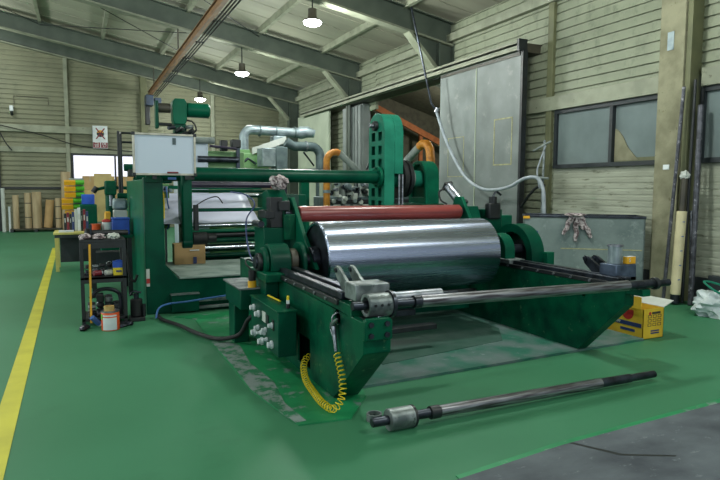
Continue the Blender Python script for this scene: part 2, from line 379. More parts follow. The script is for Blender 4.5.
# right wall: concrete below the windows, siding above, door opening further on
mb = MB()
siding(mb, 'Y', XW + 0.004, 6.0, 8.45, 0.0, 1.99, pitch=0.095, depth=0.007); siding(mb, 'Y', XW + 0.004, -1, 5.6, 0.0, 1.99, pitch=0.095, depth=0.007)
struct(mb, 'wall_right', 'wallconc')
mb = MB()
siding(mb, 'Y', XW, 5.5, 9.4, 3.2, 5.4); siding(mb, 'Y', XW, 9.4, 15.7, 4.12, 5.4); siding(mb, 'Y', XW, 15.7, YB, 3.9, 5.4)
siding(mb, 'Y', XW, -1, 5.5, 3.2, 5.4)
siding(mb, 'Y', XW, 8.45, 9.4, 0.0, 3.2); siding(mb, 'Y', XW, 17.2, YB, 0.0, 3.9)
struct(mb, 'wall_right', 'siding')
mb = MB(); mb.box(XW - 0.02, XW, 6.02, 8.6, 0, 0.36); mb.box(XW - 0.02, XW, -1, 5.64, 0, 0.36)
struct(mb, 'baseboard_right', 'plinth')
# back wall with a window opening
mb = MB()
def bw(x0, x1, z0, z1):
    z = z0; prof = []
    while z < z1 - 1e-6:
        zt = min(z + 0.17, z1)
        prof += [(YB - 0.045, z), (YB - 0.036, zt - 0.045), (YB, zt - 0.035), (YB, zt)]
        z = zt
    mb.prism(prof + [(YB + 0.06, z1), (YB + 0.06, z0)], 'X', x0, x1)
bw(XL, -0.15, 0, 8.2); bw(3.2, XW, 0, 8.2); bw(-0.15, 3.2, 0, 1.86); bw(-0.15, 3.2, 2.82, 8.2)
struct(mb, 'wall_back', 'siding_back')
# window_1 in the back wall
wf = MB(); wf.plate(rect(-0.2, 3.25, 1.82, 2.86), [rect(-0.12, 1.3, 1.9, 2.79), rect(1.36, 2.3, 1.9, 2.79), rect(2.36, 3.17, 1.9, 2.79)], 'Y', YB - 0.08, YB + 0.02)
wf = struct(wf, 'window_1', 'windowframe')
B(-0.12, 3.17, YB - 0.03, YB - 0.02, 1.9, 2.79).build('pane', 'daylight', wf)
# windows in the right wall (far pair of panes, near pair)
def side_window(name, y0, y1, ym):
    f = MB().plate(rect(y0, y1, 1.97, 3.03), [rect(y0 + 0.06, ym - 0.03, 2.04, 2.95), rect(ym + 0.03, y1 - 0.06, 2.04, 2.95)], 'X', XW - 0.07, XW + 0.05)
    f = struct(f, name, 'windowframe')
    B(XW - 0.02, XW - 0.01, ym + 0.03, y1 - 0.06, 2.04, 2.95).build('pane', 'glass', f)
    B(XW + 0.01, XW + 0.02, y0 + 0.06, ym - 0.03, 2.04, 2.95).build('pane', 'glass', f)
    return f
w2 = side_window('window_2', 6.15, 8.40, 7.12)
MB().prism([(7.08, 2.06), (6.62, 2.06), (6.82, 2.26), (6.93, 2.45), (7.02, 2.55), (7.08, 2.58)], 'X', XW - 0.006, XW + 0.008).build('torn_foam_patch', 'column', w2)
B(XW - 0.004, XW + 0.008, 6.3, 7.08, 2.04, 2.1).build('ledge_strip', 'steel_olive', w2)
side_window('window_3', 3.2, 5.58, 4.2)
# cream channel above the windows
struct(MB().plate(rect(6.05, 9.35, 3.02, 3.27), [], 'X', XW - 0.12, XW - 0.02), 'trim_1', 'beam', bev=0.006)
struct(B(XW - 0.12, XW - 0.02, 1, 5.55, 3.02, 3.27), 'trim_2', 'beam', bev=0.006)
struct(B(XW - 0.1, XW - 0.02, 8.46, 8.6, 0, 5.2), 'trim_3', 'steel_olive', bev=0.006)
struct(B(XW - 0.16, XW - 0.02, 6, YB, 4.95, 5.12), 'trim_4', 'beam', bev=0.006)
# portal columns
struct(B(7.6, 7.97, 5.66, 6.05, 0, 5.0), 'trim_5', 'column', bev=0.01)
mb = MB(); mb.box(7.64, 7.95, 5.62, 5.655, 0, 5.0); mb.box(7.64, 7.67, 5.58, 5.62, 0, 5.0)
struct(mb, 'trim_6', 'steel_olive')  # thin cover; its olive tone puts the column side's shading into colour
for k, y in enumerate((11.85, 16.8, 22.5)):
    mb = MB(); x0, x1 = 7.52, 7.93
    mb.box(x0, x0 + 0.03, y - 0.14, y + 0.14, 0 if k else 4.1, RB(7.7)); mb.box(x1 - 0.03, x1, y - 0.14, y + 0.14, 0 if k else 4.1, RB(7.7)); mb.box(x0, x1, y - 0.02, y + 0.02, 0 if k else 4.1, RB(7.7))
    struct(mb, 'trim_%d' % (7 + k), 'rafter')
# rafters with haunches
for k, y in enumerate((5.9, 11.85, 16.8, 22.5, 24.85)):
    mb = MB(); h = 0.52; f = 0.12
    xa, xb = -9.4, 7.9
    for lo, hi, dy in ((0, 0.025, f), (h - 0.025, h, f), (0, h, 0.012)):
        mb.prism([(xa, RB(xa) + lo), (xb, RB(xb) + lo), (xb, RB(xb) + hi), (xa, RB(xa) + hi)], 'Y', y - dy, y + dy)
    if 0 < k < 4:
        mb.prism([(6.75, RB(6.75)), (7.6, RB(7.6)), (7.6, 4.25), (7.5, 4.25)], 'Y', y - 0.012, y + 0.012)
    o = struct(mb, 'roof_rafter', 'rafter')
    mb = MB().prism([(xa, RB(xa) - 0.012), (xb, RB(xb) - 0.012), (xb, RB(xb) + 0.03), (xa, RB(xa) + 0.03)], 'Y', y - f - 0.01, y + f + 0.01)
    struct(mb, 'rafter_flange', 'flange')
    if 0 < k < 4:
        hb = MB().prism([(6.72, RB(6.75)), (6.82, RB(6.82) - 0.01), (7.58, 4.27), (7.5, 4.22)], 'Y', y - 0.13, y + 0.13)
        o2 = struct(hb, 'haunch_flange', 'beam')
# purlins
for x in (-6.6, -4.7, -2.83, -0.95, 0.93, 2.83, 4.78, 6.68):
    z = RB(x) + 0.52
    mb = MB(); mb.box(x - 0.05, x - 0.035, 0, YB, z - 0.02, z + 0.13); mb.box(x - 0.05, x + 0.05, 0, YB, z - 0.035, z - 0.02)
    struct(mb, 'roof_purlin', 'beam')
# roof sheets with shallow ribs
prof = []; n = 0
x = -9.5
while x < 8.4:
    prof.append((x, RB(x) + 0.655)); x += 0.5
prof.append((8.4, RB(8.4) + 0.655))
poly = prof + [(8.4, RB(8.4) + 0.75), (-9.5, RB(-9.5) + 0.75)]
mb = MB().prism(poly, 'Y', -2, YB + 0.2)
struct(mb, 'ceiling', 'ceiling')
mb = MB(); y = 0.45
while y < 24.8:
    mb.prism([(-9.5, RB(-9.5) + 0.64), (8.3, RB(8.3) + 0.64), (8.3, RB(8.3) + 0.66), (-9.5, RB(-9.5) + 0.66)], 'Y', y - 0.012, y + 0.012); y += 0.9
struct(mb, 'ceiling_rib', 'ceiling')
# bracing rods under the roof
def rod(name, a, b, m='black', r=0.012): struct(MB().tube([a, b], r, 6), name, m)
for y0, y1 in ((11.85, 16.8), (16.8, 22.5), (5.9, 11.85)):
    for xa, xb in ((-0.95, 4.78), (4.78, -0.95), (-6.6, -0.95)):
        rod('roof_brace', (xa, y0, RB(xa) + 0.42), (xb, y1, RB(xb) + 0.42))
# back wall girts and post
struct(B(XL, 0.55, YB - 0.22, YB - 0.03, 3.58, 3.84), 'trim_20', 'beam', bev=0.01)
struct(B(XL, 4.2, YB - 0.12, YB - 0.03, 2.86, 3.06), 'trim_21', 'beam', bev=0.01)
struct(B(-0.36, -0.22, YB - 0.16, YB - 0.03, 0, RB(-0.3)), 'trim_22', 'beam', bev=0.01)
struct(B(-2.62, -2.5, YB - 0.16, YB - 0.03, 0, 3.6), 'trim_23', 'black')
struct(B(2.3, 2.55, YB - 0.22, YB - 0.03, 2.86, RB(2.4)), 'trim_24', 'steel_olive', bev=0.01)
struct(B(5.0, 5.15, YB - 0.16, YB - 0.03, 2.86, RB(5.1)), 'trim_25', 'beam', bev=0.01)
struct(B(XL, -0.36, YB - 0.1, YB - 0.03, 1.52, 1.6), 'trim_26', 'black')
struct(MB().tube(spline([(-3.0, 24.7, 3.9), (-1.2, 24.72, 3.5), (0.2, 24.75, 3.12), (2.2, 24.75, 2.95)]), 0.018, 6), 'wall_cable', 'rubber')
struct(MB().tube(spline([(-2.48, 24.8, 3.6), (-2.3, 24.8, 3.2), (-2.1, 24.8, 2.9)]), 0.02, 6), 'wall_brace', 'black')
# conduit outline on the back wall
tb = MB().tube([(-1.98, 24.94, 4.55), (-1.98, 24.94, 4.85), (-0.88, 24.94, 4.85), (-0.88, 24.94, 4.6)], 0.014, 6)
struct(tb, 'wall_conduit', 'dark_brown')
# annex seen through the door opening
mb = MB(); mb.box(15.2, 15.3, 8, 22, 0, 6.5); mb.box(8.15, 15.3, 21.9, 22, 0, 6.5); mb.box(8.15, 15.3, 8.0, 8.1, 0, 6.5)
struct(mb, 'wall_annex', 'annex')
struct(MB().prism([(8.0, 6.3), (15.4, 4.2), (15.4, 4.3), (8.0, 6.45)], 'Y', 8, 22), 'ceiling_annex', 'annex')
struct(MB().prism([(8.1, 5.65), (15.2, 2.65), (15.2, 2.9), (8.1, 5.9)], 'Y', 20.9, 21.0), 'annex_beam', 'annex_beam')
struct(B(12.6, 12.75, 21.0, 21.1, 0, 3.9), 'annex_post', 'annex_beam')
for y in (10.5, 13, 15.5, 18):
    struct(MB().prism([(8.1, 6.12), (15.2, 4.1), (15.2, 4.25), (8.1, 6.27)], 'Y', y - 0.05, y + 0.05), 'annex_rafter', 'rafter')
for yy in (12.5, 17.5):
    l = bpy.data.lights.new('annex_fill', 'POINT'); l.energy = 150; l.color = (1.0, 0.96, 0.86); l.shadow_soft_size = 0.3  # unseen point fill, added to brighten the annex
    o = bpy.data.objects.new('annex_fill', l); COL.objects.link(o); o.location = (12.5, yy, 4.0)
# door jamb post between the opening and the far leaf, ribbed front
mb = MB(); mb.box(7.55, 7.95, 16.75, 17.25, 0, 4.05)
for y in (16.2, 16.42, 16.64): mb.box(7.62, 7.72, y - 0.08, y + 0.08, 0, 4.05)
mb.box(7.7, 7.95, 16.1, 16.75, 0, 4.1)
struct(mb, 'trim_30', 'doorleaf', bev=0.008)
# sliding door rail
mb = MB(); mb.box(7.34, 7.5, 8.8, 20.6, 4.21, 4.25); mb.box(7.34, 7.36, 8.8, 20.6, 4.13, 4.3); mb.box(7.48, 7.5, 8.8, 20.6, 4.13, 4.3)
struct(mb, 'trim_31', 'beam')
struct(B(7.5, 7.95, 8.85, 20.6, 4.12, 4.28), 'trim_32', 'dark_brown')
struct(B(7.33, 7.52, 8.76, 8.82, 4.1, 4.32), 'trim_33', 'black')
# door leaves
d1 = struct(B(7.42, 7.5, 8.78, 11.5, 0.02, 4.12), 'door_1', 'doorleaf', bev=0.01)
B(7.40, 7.51, 8.73, 8.79, 0.02, 4.12).build('edge_channel', 'black', d1)
def outline(y0, y1, z0, z1, t=0.025):
    return MB().plate(rect(y0, y1, z0, z1), [rect(y0 + t, y1 - t, z0 + t, z1 - t)], 'X', 7.414, 7.421)
outline(9.0, 9.55, 2.05, 2.95).build('taped_outline', 'tape', d1)
outline(10.55, 11.15, 1.85, 2.7, 0.015).build('taped_outline', 'tape', d1)
B(7.405, 7.42, 10.14, 10.16, 0.1, 4.1).build('seam', 'doorleaf2', d1)
B(7.40, 7.42, 8.82, 11.45, 4.04, 4.1).build('top_channel', 'dark_brown', d1)
d2 = struct(B(7.5, 7.58, 18.3, 21.3, 0.02, 4.2), 'door_2', 'doorleaf2', bev=0.01)
B(7.485, 7.5, 18.3, 21.3, 2.25, 2.29).build('seam', 'doorleaf', d2)

# ================================================================== LAMPS
def high_bay(loc, label):
    x, y, z = loc
    t = thing('high_bay_lamp', label, 'lamp', loc, 'high bay lamps under the roof')
    MB().cyl((x, y, z + 0.02), (x, y, RB(x) + 0.02), 0.015, 8).build('hanging_rod', 'black', t)
    MB().rev([(0.01, 0.19), (0.03, 0.19), (0.06, 0.11), (0.12, 0.09), (0.26, 0.09), (0.26, 0)], (x, y, z), (0, 0, 1), 24).build('housing', 'dark_brown', t)
    MB().rev([(-0.09, 0), (-0.08, 0.09), (-0.045, 0.17), (0.0, 0.19), (0.012, 0.17), (0.012, 0)], (x, y, z), (0, 0, 1), 24).build('lens', 'lens', t)
    return t
LAMPS = [((4.27, 16.8, 4.80), 'middle high bay lamp of three hanging in a row under the roof'),
         ((4.50, 11.85, 5.02), 'nearest high bay lamp, hanging under the top edge of the picture'),
         ((4.15, 22.5, 4.82), 'farthest high bay lamp, hanging behind the green gear motor')]
for i, (p, lb) in enumerate(LAMPS): high_bay(p, lb)
for i, p in enumerate([(4.27, 16.8, 4.45), (4.5, 11.85, 4.6), (4.15, 22.5, 4.45), (4.5, 5.9, 4.7), (4.5, 0.5, 4.7), (-3.5, 5.9, 6.0), (-3.5, 11.85, 6.0), (-3.5, 16.8, 6.0), (-3.5, 22.5, 6.0)]):  # some under the hanging lamps, the rest unseen and added as fill
    l = bpy.data.lights.new('high_bay_and_fill_light', 'POINT'); l.energy = 250 if p[1] < 16 else 150; l.color = (0.95, 1.0, 0.94); l.shadow_soft_size = 0.2
    o = bpy.data.objects.new('high_bay_and_fill_light', l); COL.objects.link(o); o.location = p
# ------------------------------------------------------------------ crane rail with festoon
t = thing('crane_rail', 'rusty overhead crane rail running lengthwise under the roof with black cables', 'crane rail', (2.6, 14, 5.0))
mb = MB(); mb.box(2.50, 2.60, 3.0, 24.2, 5.0, 5.02); mb.box(2.50, 2.60, 3.0, 24.2, 5.18, 5.2); mb.box(2.54, 2.56, 3.0, 24.2, 5.02, 5.18)
mb.build('rail_beam', 'rust', t)
for x in (2.70, 2.77, 2.84):
    MB().tube([(x, 3.0, 5.06), (x, 24.2, 5.06)], 0.018, 6).build('conductor_cable', 'rubber', t)
for y in (11.85, 16.8, 22.5):
    B(2.535, 2.565, y - 0.04, y + 0.04, 5.2, RB(2.6)).build('hanger', 'dark_brown', t)
for y in range(11, 24, 2): B(2.56, 2.88, y - 0.02, y + 0.02, 5.09, 5.12).build('cable_bracket', 'black', t)
t = thing('hoist', 'dark blue electric hoist hanging at the far end of the overhead rail', 'hoist', (2.6, 23.6, 4.3))
B(2.35, 2.62, 23.3, 23.9, 4.6, 4.98).build('motor_housing', 'hoist_blue', t, bev=0.02)
B(2.66, 2.9, 23.35, 23.7, 4.66, 4.9).build('control_case', 'hoist_blue', t, bev=0.02)
B(2.33, 2.5, 23.4, 23.6, 3.9, 4.58).build('chain_bag', 'black', t, bev=0.03)

# ================================================================== MACHINE 1: unwind stand with steel drum
u = thing('unwinding_stand', 'large dark green roll stand with steel drum and bow-fronted side frames', 'machine', (3.2, 5.2, 0))
AX = (5.6, 0.88)
def side_frame(xa, xb, holes, mat_out):
    """hollow side frame: two skins and a closing strip, bow-shaped front end"""
    fz = 0.012
    fy, by, cz = (3.53, 4.05, 0.48) if xa < 3 else (3.76, 4.30, 0.55)
    top = 0.78 if xa < 3 else 0.745
    prof = [(by, fz), (6.9, fz), (6.9, top), (3.735, top), (3.735, 0.70), (fy, 0.70), (fy, cz)] if xa < 3 else [(by, fz), (6.9, fz), (6.9, top), (fy, top), (fy, cz)]
    ins = [(by + 0.01, fz + 0.02), (6.88, fz + 0.02), (6.88, top - 0.02), (3.755, top - 0.02), (3.755, 0.68), (fy + 0.02, 0.68), (fy + 0.02, cz + 0.005)]
    mb = MB().plate(prof, holes, 'X', xa, xa + 0.02)
    mb.plate(prof, [], 'X', xb - 0.02, xb); mb.plate(prof, [ins], 'X', xa + 0.02, xb - 0.02)
    return mb.build('side_frame', mat_out, u, bev=0.005)
side_frame(1.70, 1.91, [circ(3.98, 0.65, 0.055, 16), rect(4.56, 4.86, 0.09, 0.34)], 'green_worn')
f2 = side_frame(4.42, 4.54, [[(p[0], p[1]) for p in circ(4.25, 0.60, 0.045, 14)]], 'green_worn')
# rails on top of the side frames
for xs in ((1.72, 1.78), (1.84, 1.91), (4.43, 4.48), (4.53, 4.60)):
    B(xs[0], xs[1], 3.95 if xs[0] < 3 else 3.85, 5.75, 0.78 if xs[0] < 3 else 0.745, 0.835 if xs[0] < 3 else 0.79).build('guide_rail', 'dark_steel', u, bev=0.006)
for xs in ((1.78, 1.84), (4.48, 4.53)):
    B(xs[0], xs[1], 3.95, 5.5, 0.77 if xs[0] < 3 else 0.74, 0.795 if xs[0] < 3 else 0.76).build('rail_bed', 'rubber', u)
for xb, zo in ((1.7, 0.0), (4.42, -0.035)):
    B(xb - 0.018, xb + 0.01, 3.95, 5.7, 0.745 + zo, 0.785 + zo).build('rail_flange', 'black', u, bev=0.004)
    for k in range(7):
        y = 4.15 + k * 0.24
        MB().cyl((xb - 0.032, y, 0.765 + zo), (xb - 0.014, y, 0.765 + zo), 0.014, 6).build('rail_bolt', 'steel', u)
# front yokes (bolted bearing plates)
def yoke(xa, xb):
    mb = MB().prism([(xa, 0.58), (xb, 0.58), (xb, 0.71), (xb - 0.02, 0.73), (xa + 0.02, 0.73), (xa, 0.71)], 'Y', 3.49, 3.53)
    y = mb.build('shaft_yoke', 'green_worn', u, bev=0.006)
    for x in (xa + 0.045, xb - 0.045):
        for z in (0.615, 0.69):
            MB().cyl((x, 3.475, z), (x, 3.492, z), 0.02, 6).build('bolt', 'dark_steel', y)
yoke(1.69, 1.90)
B(4.43, 4.53, 3.58, 3.77, 0.66, 0.72).build('shaft_yoke', 'green_worn', u, bev=0.006)
# saddle blocks under the loose shaft + stop blocks with levers
for xa, y0, zt in ((1.74, 3.74, 0.835), (4.53, 3.96, 0.765)):
    if xa < 3: B(xa, xa + 0.17, 3.56, 3.70, 0.70, 0.707).build('shaft_saddle', 'dark_steel', u)
    zz = zt - 0.835; ex = 0.02 if xa < 3 else 0.06
    b = B(xa, xa + 0.27, y0, y0 + 0.2, 0.80 + zz, 0.90 + zz + ex).build('stop_block', 'steel_cast' if xa < 3 else 'blue_steel', u, bev=0.008)
    if xa > 3: B(xa, xa + 0.27, y0, y0 + 0.2, 0.735, 0.767).build('block_foot', 'black', u)
    for dx in (0.02, 0.14):
        yb = y0 + 0.19
        lv = MB().prism([(yb, 0.815 + zz), (yb + 0.07, 0.815 + zz), (yb + 0.22, 0.93 + zz), (yb + 0.25, 0.985 + zz), (yb + 0.22, 1.01 + zz), (yb + 0.17, 1.0 + zz), (yb - 0.01, 0.90 + zz)], 'X', xa + dx, xa + dx + 0.025)
        l_ = lv.build('lever', 'steel_cast' if xa < 3 else 'dark_steel', u, bev=0.003)
        MB().cyl((xa + dx - 0.012, yb + 0.21, 0.975 + zz), (xa + dx + 0.037, yb + 0.21, 0.975 + zz), 0.018, 10).build('pivot_pin', 'dark_steel', l_)
# the drum
dr = MB().rev([(0, 0.345), (0.0, 0.365), (0.012, 0.38), (2.038, 0.38), (2.05, 0.365), (2.05, 0.345), (2.02, 0.345)], (2.15, AX[0], AX[1]), (1, 0, 0), 96).build('drum', 'drum', u, sharp=25)
MB().cyl((2.165, AX[0], AX[1]), (2.185, AX[0], AX[1]), 0.35, 64).build('end_disc', 'dark_steel', dr)
MB().cyl((4.165, AX[0], AX[1]), (4.185, AX[0], AX[1]), 0.35, 64).build('end_disc', 'dark_steel', dr)
MB().cyl((2.08, AX[0], AX[1]), (2.166, AX[0], AX[1]), 0.13, 32, bev=0.01).build('hub', 'dark_steel', dr)
MB().cyl((4.185, AX[0], AX[1]), (4.3, AX[0], AX[1]), 0.17, 32, bev=0.01).build('hub', 'black', dr)
MB().cyl((1.52, AX[0], AX[1]), (4.84, AX[0], AX[1]), 0.06, 24).build('drum_shaft', 'dark_steel', dr)
# bearing housings
def half_round(r, z0, n=24):
    return [(AX[0] - r, z0), (AX[0] + r, z0)] + circ(AX[0], AX[1], r, n, 0, PI, True)
def bearing(xa, xb, r, cap):
    o = MB().prism(half_round(r, 0.80), 'X', xa, xb).build('bearing_housing', 'green', u, bev=0.01)
    MB().cyl((xa - 0.055, AX[0], AX[1]), (xa, AX[0], AX[1]), r * 0.82, 32, bev=0.015).build('bearing_flange', 'green', o)
    MB().cyl((xa - 0.10, AX[0], AX[1]), (xa - 0.05, AX[0], AX[1]), r * 0.52, 24, bev=0.01).build('bearing_cap', 'black', o)
    return o
bearing(1.64, 1.84, 0.175, True)
B(1.54, 1.98, 5.28, 5.92, 0.72, 0.80).build('bearing_bracket', 'green_worn', u, bev=0.01)
B(1.57, 1.7, 5.4, 5.8, 0.55, 0.72).build('bracket_gusset', 'green', u, bev=0.01)
MB().cyl((1.86, AX[0], AX[1]), (1.94, AX[0], AX[1]), 0.12, 32, bev=0.01).build('coupling', 'dark_brown', u)
MB().prism(half_round(0.185, 0.80), 'X', 1.96, 2.0).build('brake_disc_guard', 'green', u, bev=0.008)
# right side: bearing and big half-round guard
MB().prism(half_round(0.20, 0.78), 'X', 4.40, 4.54).build('bearing_housing', 'green_mid', u, bev=0.01)
B(4.38, 4.60, 5.3, 5.95, 0.75, 0.80).build('bearing_bracket', 'steel_cast', u, bev=0.008)
GY, GR = 5.74, 0.375
g_ = [(GY - GR, 0.70), (GY - GR, 0.80)] + circ(GY, 0.80, GR, 28, PI, 0, True) + [(GY + GR, 0.70)]
gi = [(GY - GR + 0.10, 0.72), (GY - GR + 0.10, 0.80)] + circ(GY, 0.80, GR - 0.10, 24, PI, 0, True) + [(GY + GR - 0.10, 0.72)]
mb = MB().plate(g_, [gi], 'X', 4.76, 4.93); mb.plate(g_, [], 'X', 4.93, 4.95)
gd = mb.build('drive_guard', 'green', u, bev=0.006)
MB().prism([(5.3, 0.68), (5.42, 0.68), (5.42, 0.82), (5.38, 0.86), (5.3, 0.86)], 'X', 4.93, 5.04).build('guard_lug', 'green_mid', gd, bev=0.006)
MB().cyl((4.80, 5.6, 0.80), (4.90, 5.6, 0.80), 0.2, 40).build('drive_pulley', 'black', u)
B(4.70, 4.98, 5.3, 6.1, 0.012, 0.70).build('drive_base', 'green', u, bev=0.01)
B(5.0, 5.2, 5.75, 6.0, 0.0, 1.08).build('drive_motor', 'navy', u, bev=0.02)
# towers carrying the red roll
MB().prism([(6.1, 0.78), (6.5, 0.78), (6.5, 1.55), (6.3, 1.58), (6.1, 1.42)], 'X', 1.86, 2.06).build('roll_tower', 'green', u, bev=0.008)
B(1.74, 1.96, 6.02, 6.4, 0.84, 1.18).build('tower_block', 'green', u, bev=0.008)
B(1.82, 1.95, 6.04, 6.2, 1.18, 1.50).build('tower_post', 'black', u, bev=0.005)
B(1.95, 2.07, 5.98, 6.1, 1.05, 1.32).build('tower_plate', 'green_worn', u, bev=0.006)
B(1.76, 1.86, 6.02, 6.3, 1.28, 1.36).build('clamp', 'black', u, bev=0.006)
B(1.9, 2.02, 6.0, 6.1, 1.36, 1.46).build('clamp', 'black', u, bev=0.006)
MB().cyl((1.72, 6.05, 1.22), (1.72, 6.3, 1.22), 0.035, 12).build('clamp_screw', 'dark_steel', u)
for xa in (2.075, 4.29):
    MB().prism([(5.40 if xa < 3 else 5.62, 0.80), (5.75, 0.80), (6.34, 1.36), (6.28, 1.5), (6.14, 1.5), (5.8 if xa < 3 else 5.9, 1.15)], 'X', xa, xa + 0.045).build('pressure_arm', 'green_mid', u, bev=0.006)
MB().prism([(5.9, 0.8), (6.6, 0.8), (6.5, 1.38), (6.15, 1.38)], 'X', 4.36, 4.56).build('roll_tower', 'green', u, bev=0.008)
rr = MB().rev([(0, 0.0), (0, 0.076), (0.012, 0.086), (2.088, 0.086), (2.10, 0.076), (2.10, 0)], (2.15, 6.12, 1.315), (1, 0, 0), 48).build('pressure_roll', 'red_roll', u, sharp=25)
MB().cyl((2.0, 6.12, 1.325), (2.13, 6.12, 1.325), 0.04, 16).build('roll_journal', 'dark_steel', rr)
MB().cyl((4.2, 6.12, 1.325), (4.36, 6.12, 1.325), 0.04, 16).build('roll_journal', 'dark_steel', rr)
# air cylinder and valve block at the right end of the red roll
a0, a1 = Vector((4.34, 6.50, 1.62)), Vector((4.38, 6.26, 1.42))
dv = (a1 - a0).normalized()
ac = MB().cyl(a0, a1, 0.062, 20).build('air_cylinder', 'steel', u)
MB().cyl(a0 - dv * 0.04, a0, 0.078, 4).build('end_cap', 'black', ac)
MB().cyl(a1, a1 + dv * 0.05, 0.078, 4).build('end_cap', 'black', ac)
MB().tube(spline([(4.28, 6.5, 1.6), (4.2, 6.5, 1.55), (4.2, 6.45, 1.45), (4.26, 6.4, 1.4)]), 0.012, 8).build('air_pipe', 'rubber', u)
B(4.62, 4.86, 6.05, 6.35, 0.72, 1.34).build('drive_cover', 'green', u, bev=0.01)
B(4.86, 5.05, 6.08, 6.4, 0.72, 1.26).build('drive_cover', 'green_mid', u, bev=0.01)
vb = B(4.62, 4.80, 6.0, 6.1, 1.22, 1.42).build('valve_block', 'black', u, bev=0.015)
MB().cyl((4.71, 6.05, 1.42), (4.71, 6.05, 1.50), 0.05, 14).build('valve_knob', 'black', vb)
MB().tube(spline([(4.71, 6.05, 1.5), (4.76, 6.05, 1.56), (4.83, 6.05, 1.52)]), 0.014, 8).build('valve_elbow', 'dark_steel', vb)
# cross members between the frames
B(1.91, 4.42, 6.3, 6.5, 0.2, 0.7).build('cross_beam', 'green', u, bev=0.01)
MB().cyl((1.91, 6.0, 0.32), (4.42, 6.0, 0.32), 0.05, 20).build('lower_roller', 'black', u)
B(1.91, 3.2, 4.95, 5.05, 0.20, 0.25).build('cross_bar', 'black', u, bev=0.006)
B(1.91, 3.1, 5.2, 5.3, 0.30, 0.36).build('cross_bar', 'dark_steel', u, bev=0.006)
B(1.91, 4.42, 6.1, 6.3, 0.1, 0.42).build('cross_beam', 'green', u, bev=0.006)
MB().cyl((1.91, 4.25, 0.70), (2.78, 4.25, 0.70), 0.05, 24, bev=0.004).build('stub_roller', 'steel', u)
MB().cyl((2.78, 4.25, 0.70), (2.95, 4.25, 0.70), 0.02, 12).build('stub_pin', 'dark_steel', u)
# control box bolted to the left frame
B(1.61, 1.70, 4.95, 5.4, 0.38, 0.5).build('box_mount', 'black', u)
cb = B(1.45, 1.61, 4.63, 5.48, 0.20, 0.58).build('control_box', 'green', u, bev=0.006)
B(1.44, 1.62, 4.62, 5.49, 0.575, 0.588).build('box_lid', 'green_worn', cb, bev=0.003)
for y, z, r in ((5.36, 0.49, 0.026), (5.2, 0.46, 0.028), (4.78, 0.44, 0.022), (5.22, 0.33, 0.02), (5.02, 0.33, 0.024), (4.95, 0.28, 0.018),
                (5.33, 0.26, 0.03), (5.1, 0.23, 0.03), (4.8, 0.27, 0.03), (5.14, 0.3, 0.016), (4.98, 0.36, 0.02)):
    r *= 1.2
    MB().rev([(0, r), (0.015, r), (0.018, r * 0.75), (0.045, r * 0.7), (0.05, 0)], (1.452, y, z), (-1, 0, 0), 16).build('control_knob', 'white', cb)
B(1.443, 1.452, 4.98, 5.08, 0.42, 0.51).build('label_plate', 'paper_white', cb)
B(1.443, 1.452, 4.90, 4.95, 0.41, 0.50).build('gauge_slot', 'black', cb)
B(1.443, 1.452, 4.74, 4.79, 0.40, 0.49).build('gauge_slot', 'black', cb)
# side shelf with steel top left of the control box
B(1.38, 1.70, 5.6, 6.25, 0.42, 0.62).build('side_bracket', 'green', u, bev=0.008)
B(1.36, 1.70, 5.58, 6.27, 0.62, 0.635).build('bracket_plate', 'steel_cast', u)
B(1.40, 1.55, 5.95, 6.2, 0.012, 0.42).build('bracket_leg', 'green', u, bev=0.008)
# yellow capped filter on the bracket
fl = MB().cyl((1.50, 5.62, 0.70), (1.50, 5.62, 0.80), 0.035, 14).build('air_filter', 'rubber', u)
MB().cyl((1.50, 5.62, 0.636), (1.50, 5.62, 0.70), 0.042, 14).build('filter_bowl', 'yellow_deep', fl)
MB().tube(spline([(1.5, 5.62, 0.8), (1.46, 5.7, 0.86), (1.52, 5.85, 0.88), (1.62, 5.9, 0.84)]), 0.009, 6).build('filter_tube', 'rubber', fl)
# blue air tube looping up the tower
MB().tube(spline([(1.60, 5.75, 0.80), (1.56, 5.95, 0.95), (1.60, 6.2, 1.25), (1.72, 6.3, 1.42), (1.7, 6.6, 1.52), (1.6, 6.9, 1.55)]), 0.008, 8).build('air_tube', 'navy', u)

# things on machine 1
rg = MB().blob((1.97, 6.22, 1.655), 0.09, 0.10, 0.075, 0.5, 3, floor=1.585)
tag(rg.build('rag', 'rag'), 'crumpled grimy rag on top of the green post left of the red roll', 'rag')
t = thing('marker_bottle', 'small bottle with yellow cap standing on the green control box', 'bottle', (1.565, 4.72, 0.591))
MB().cyl((1.565, 4.72, 0.591), (1.565, 4.72, 0.628), 0.018, 14).build('bottle_body', 'black', t)
MB().cyl((1.565, 4.72, 0.628), (1.565, 4.72, 0.66), 0.014, 14).build('bottle_label', 'white', t)
MB().cyl((1.565, 4.72, 0.66), (1.565, 4.72, 0.695), 0.011, 12).build('bottle_cap', 'yellow', t)
tag(MB().tube([(1.57, 5.32, 0.599), (1.585, 5.0, 0.599)], 0.008, 8).build('marker_pen', 'yellow'), 'thin yellow pen lying on the green control box', 'pen')
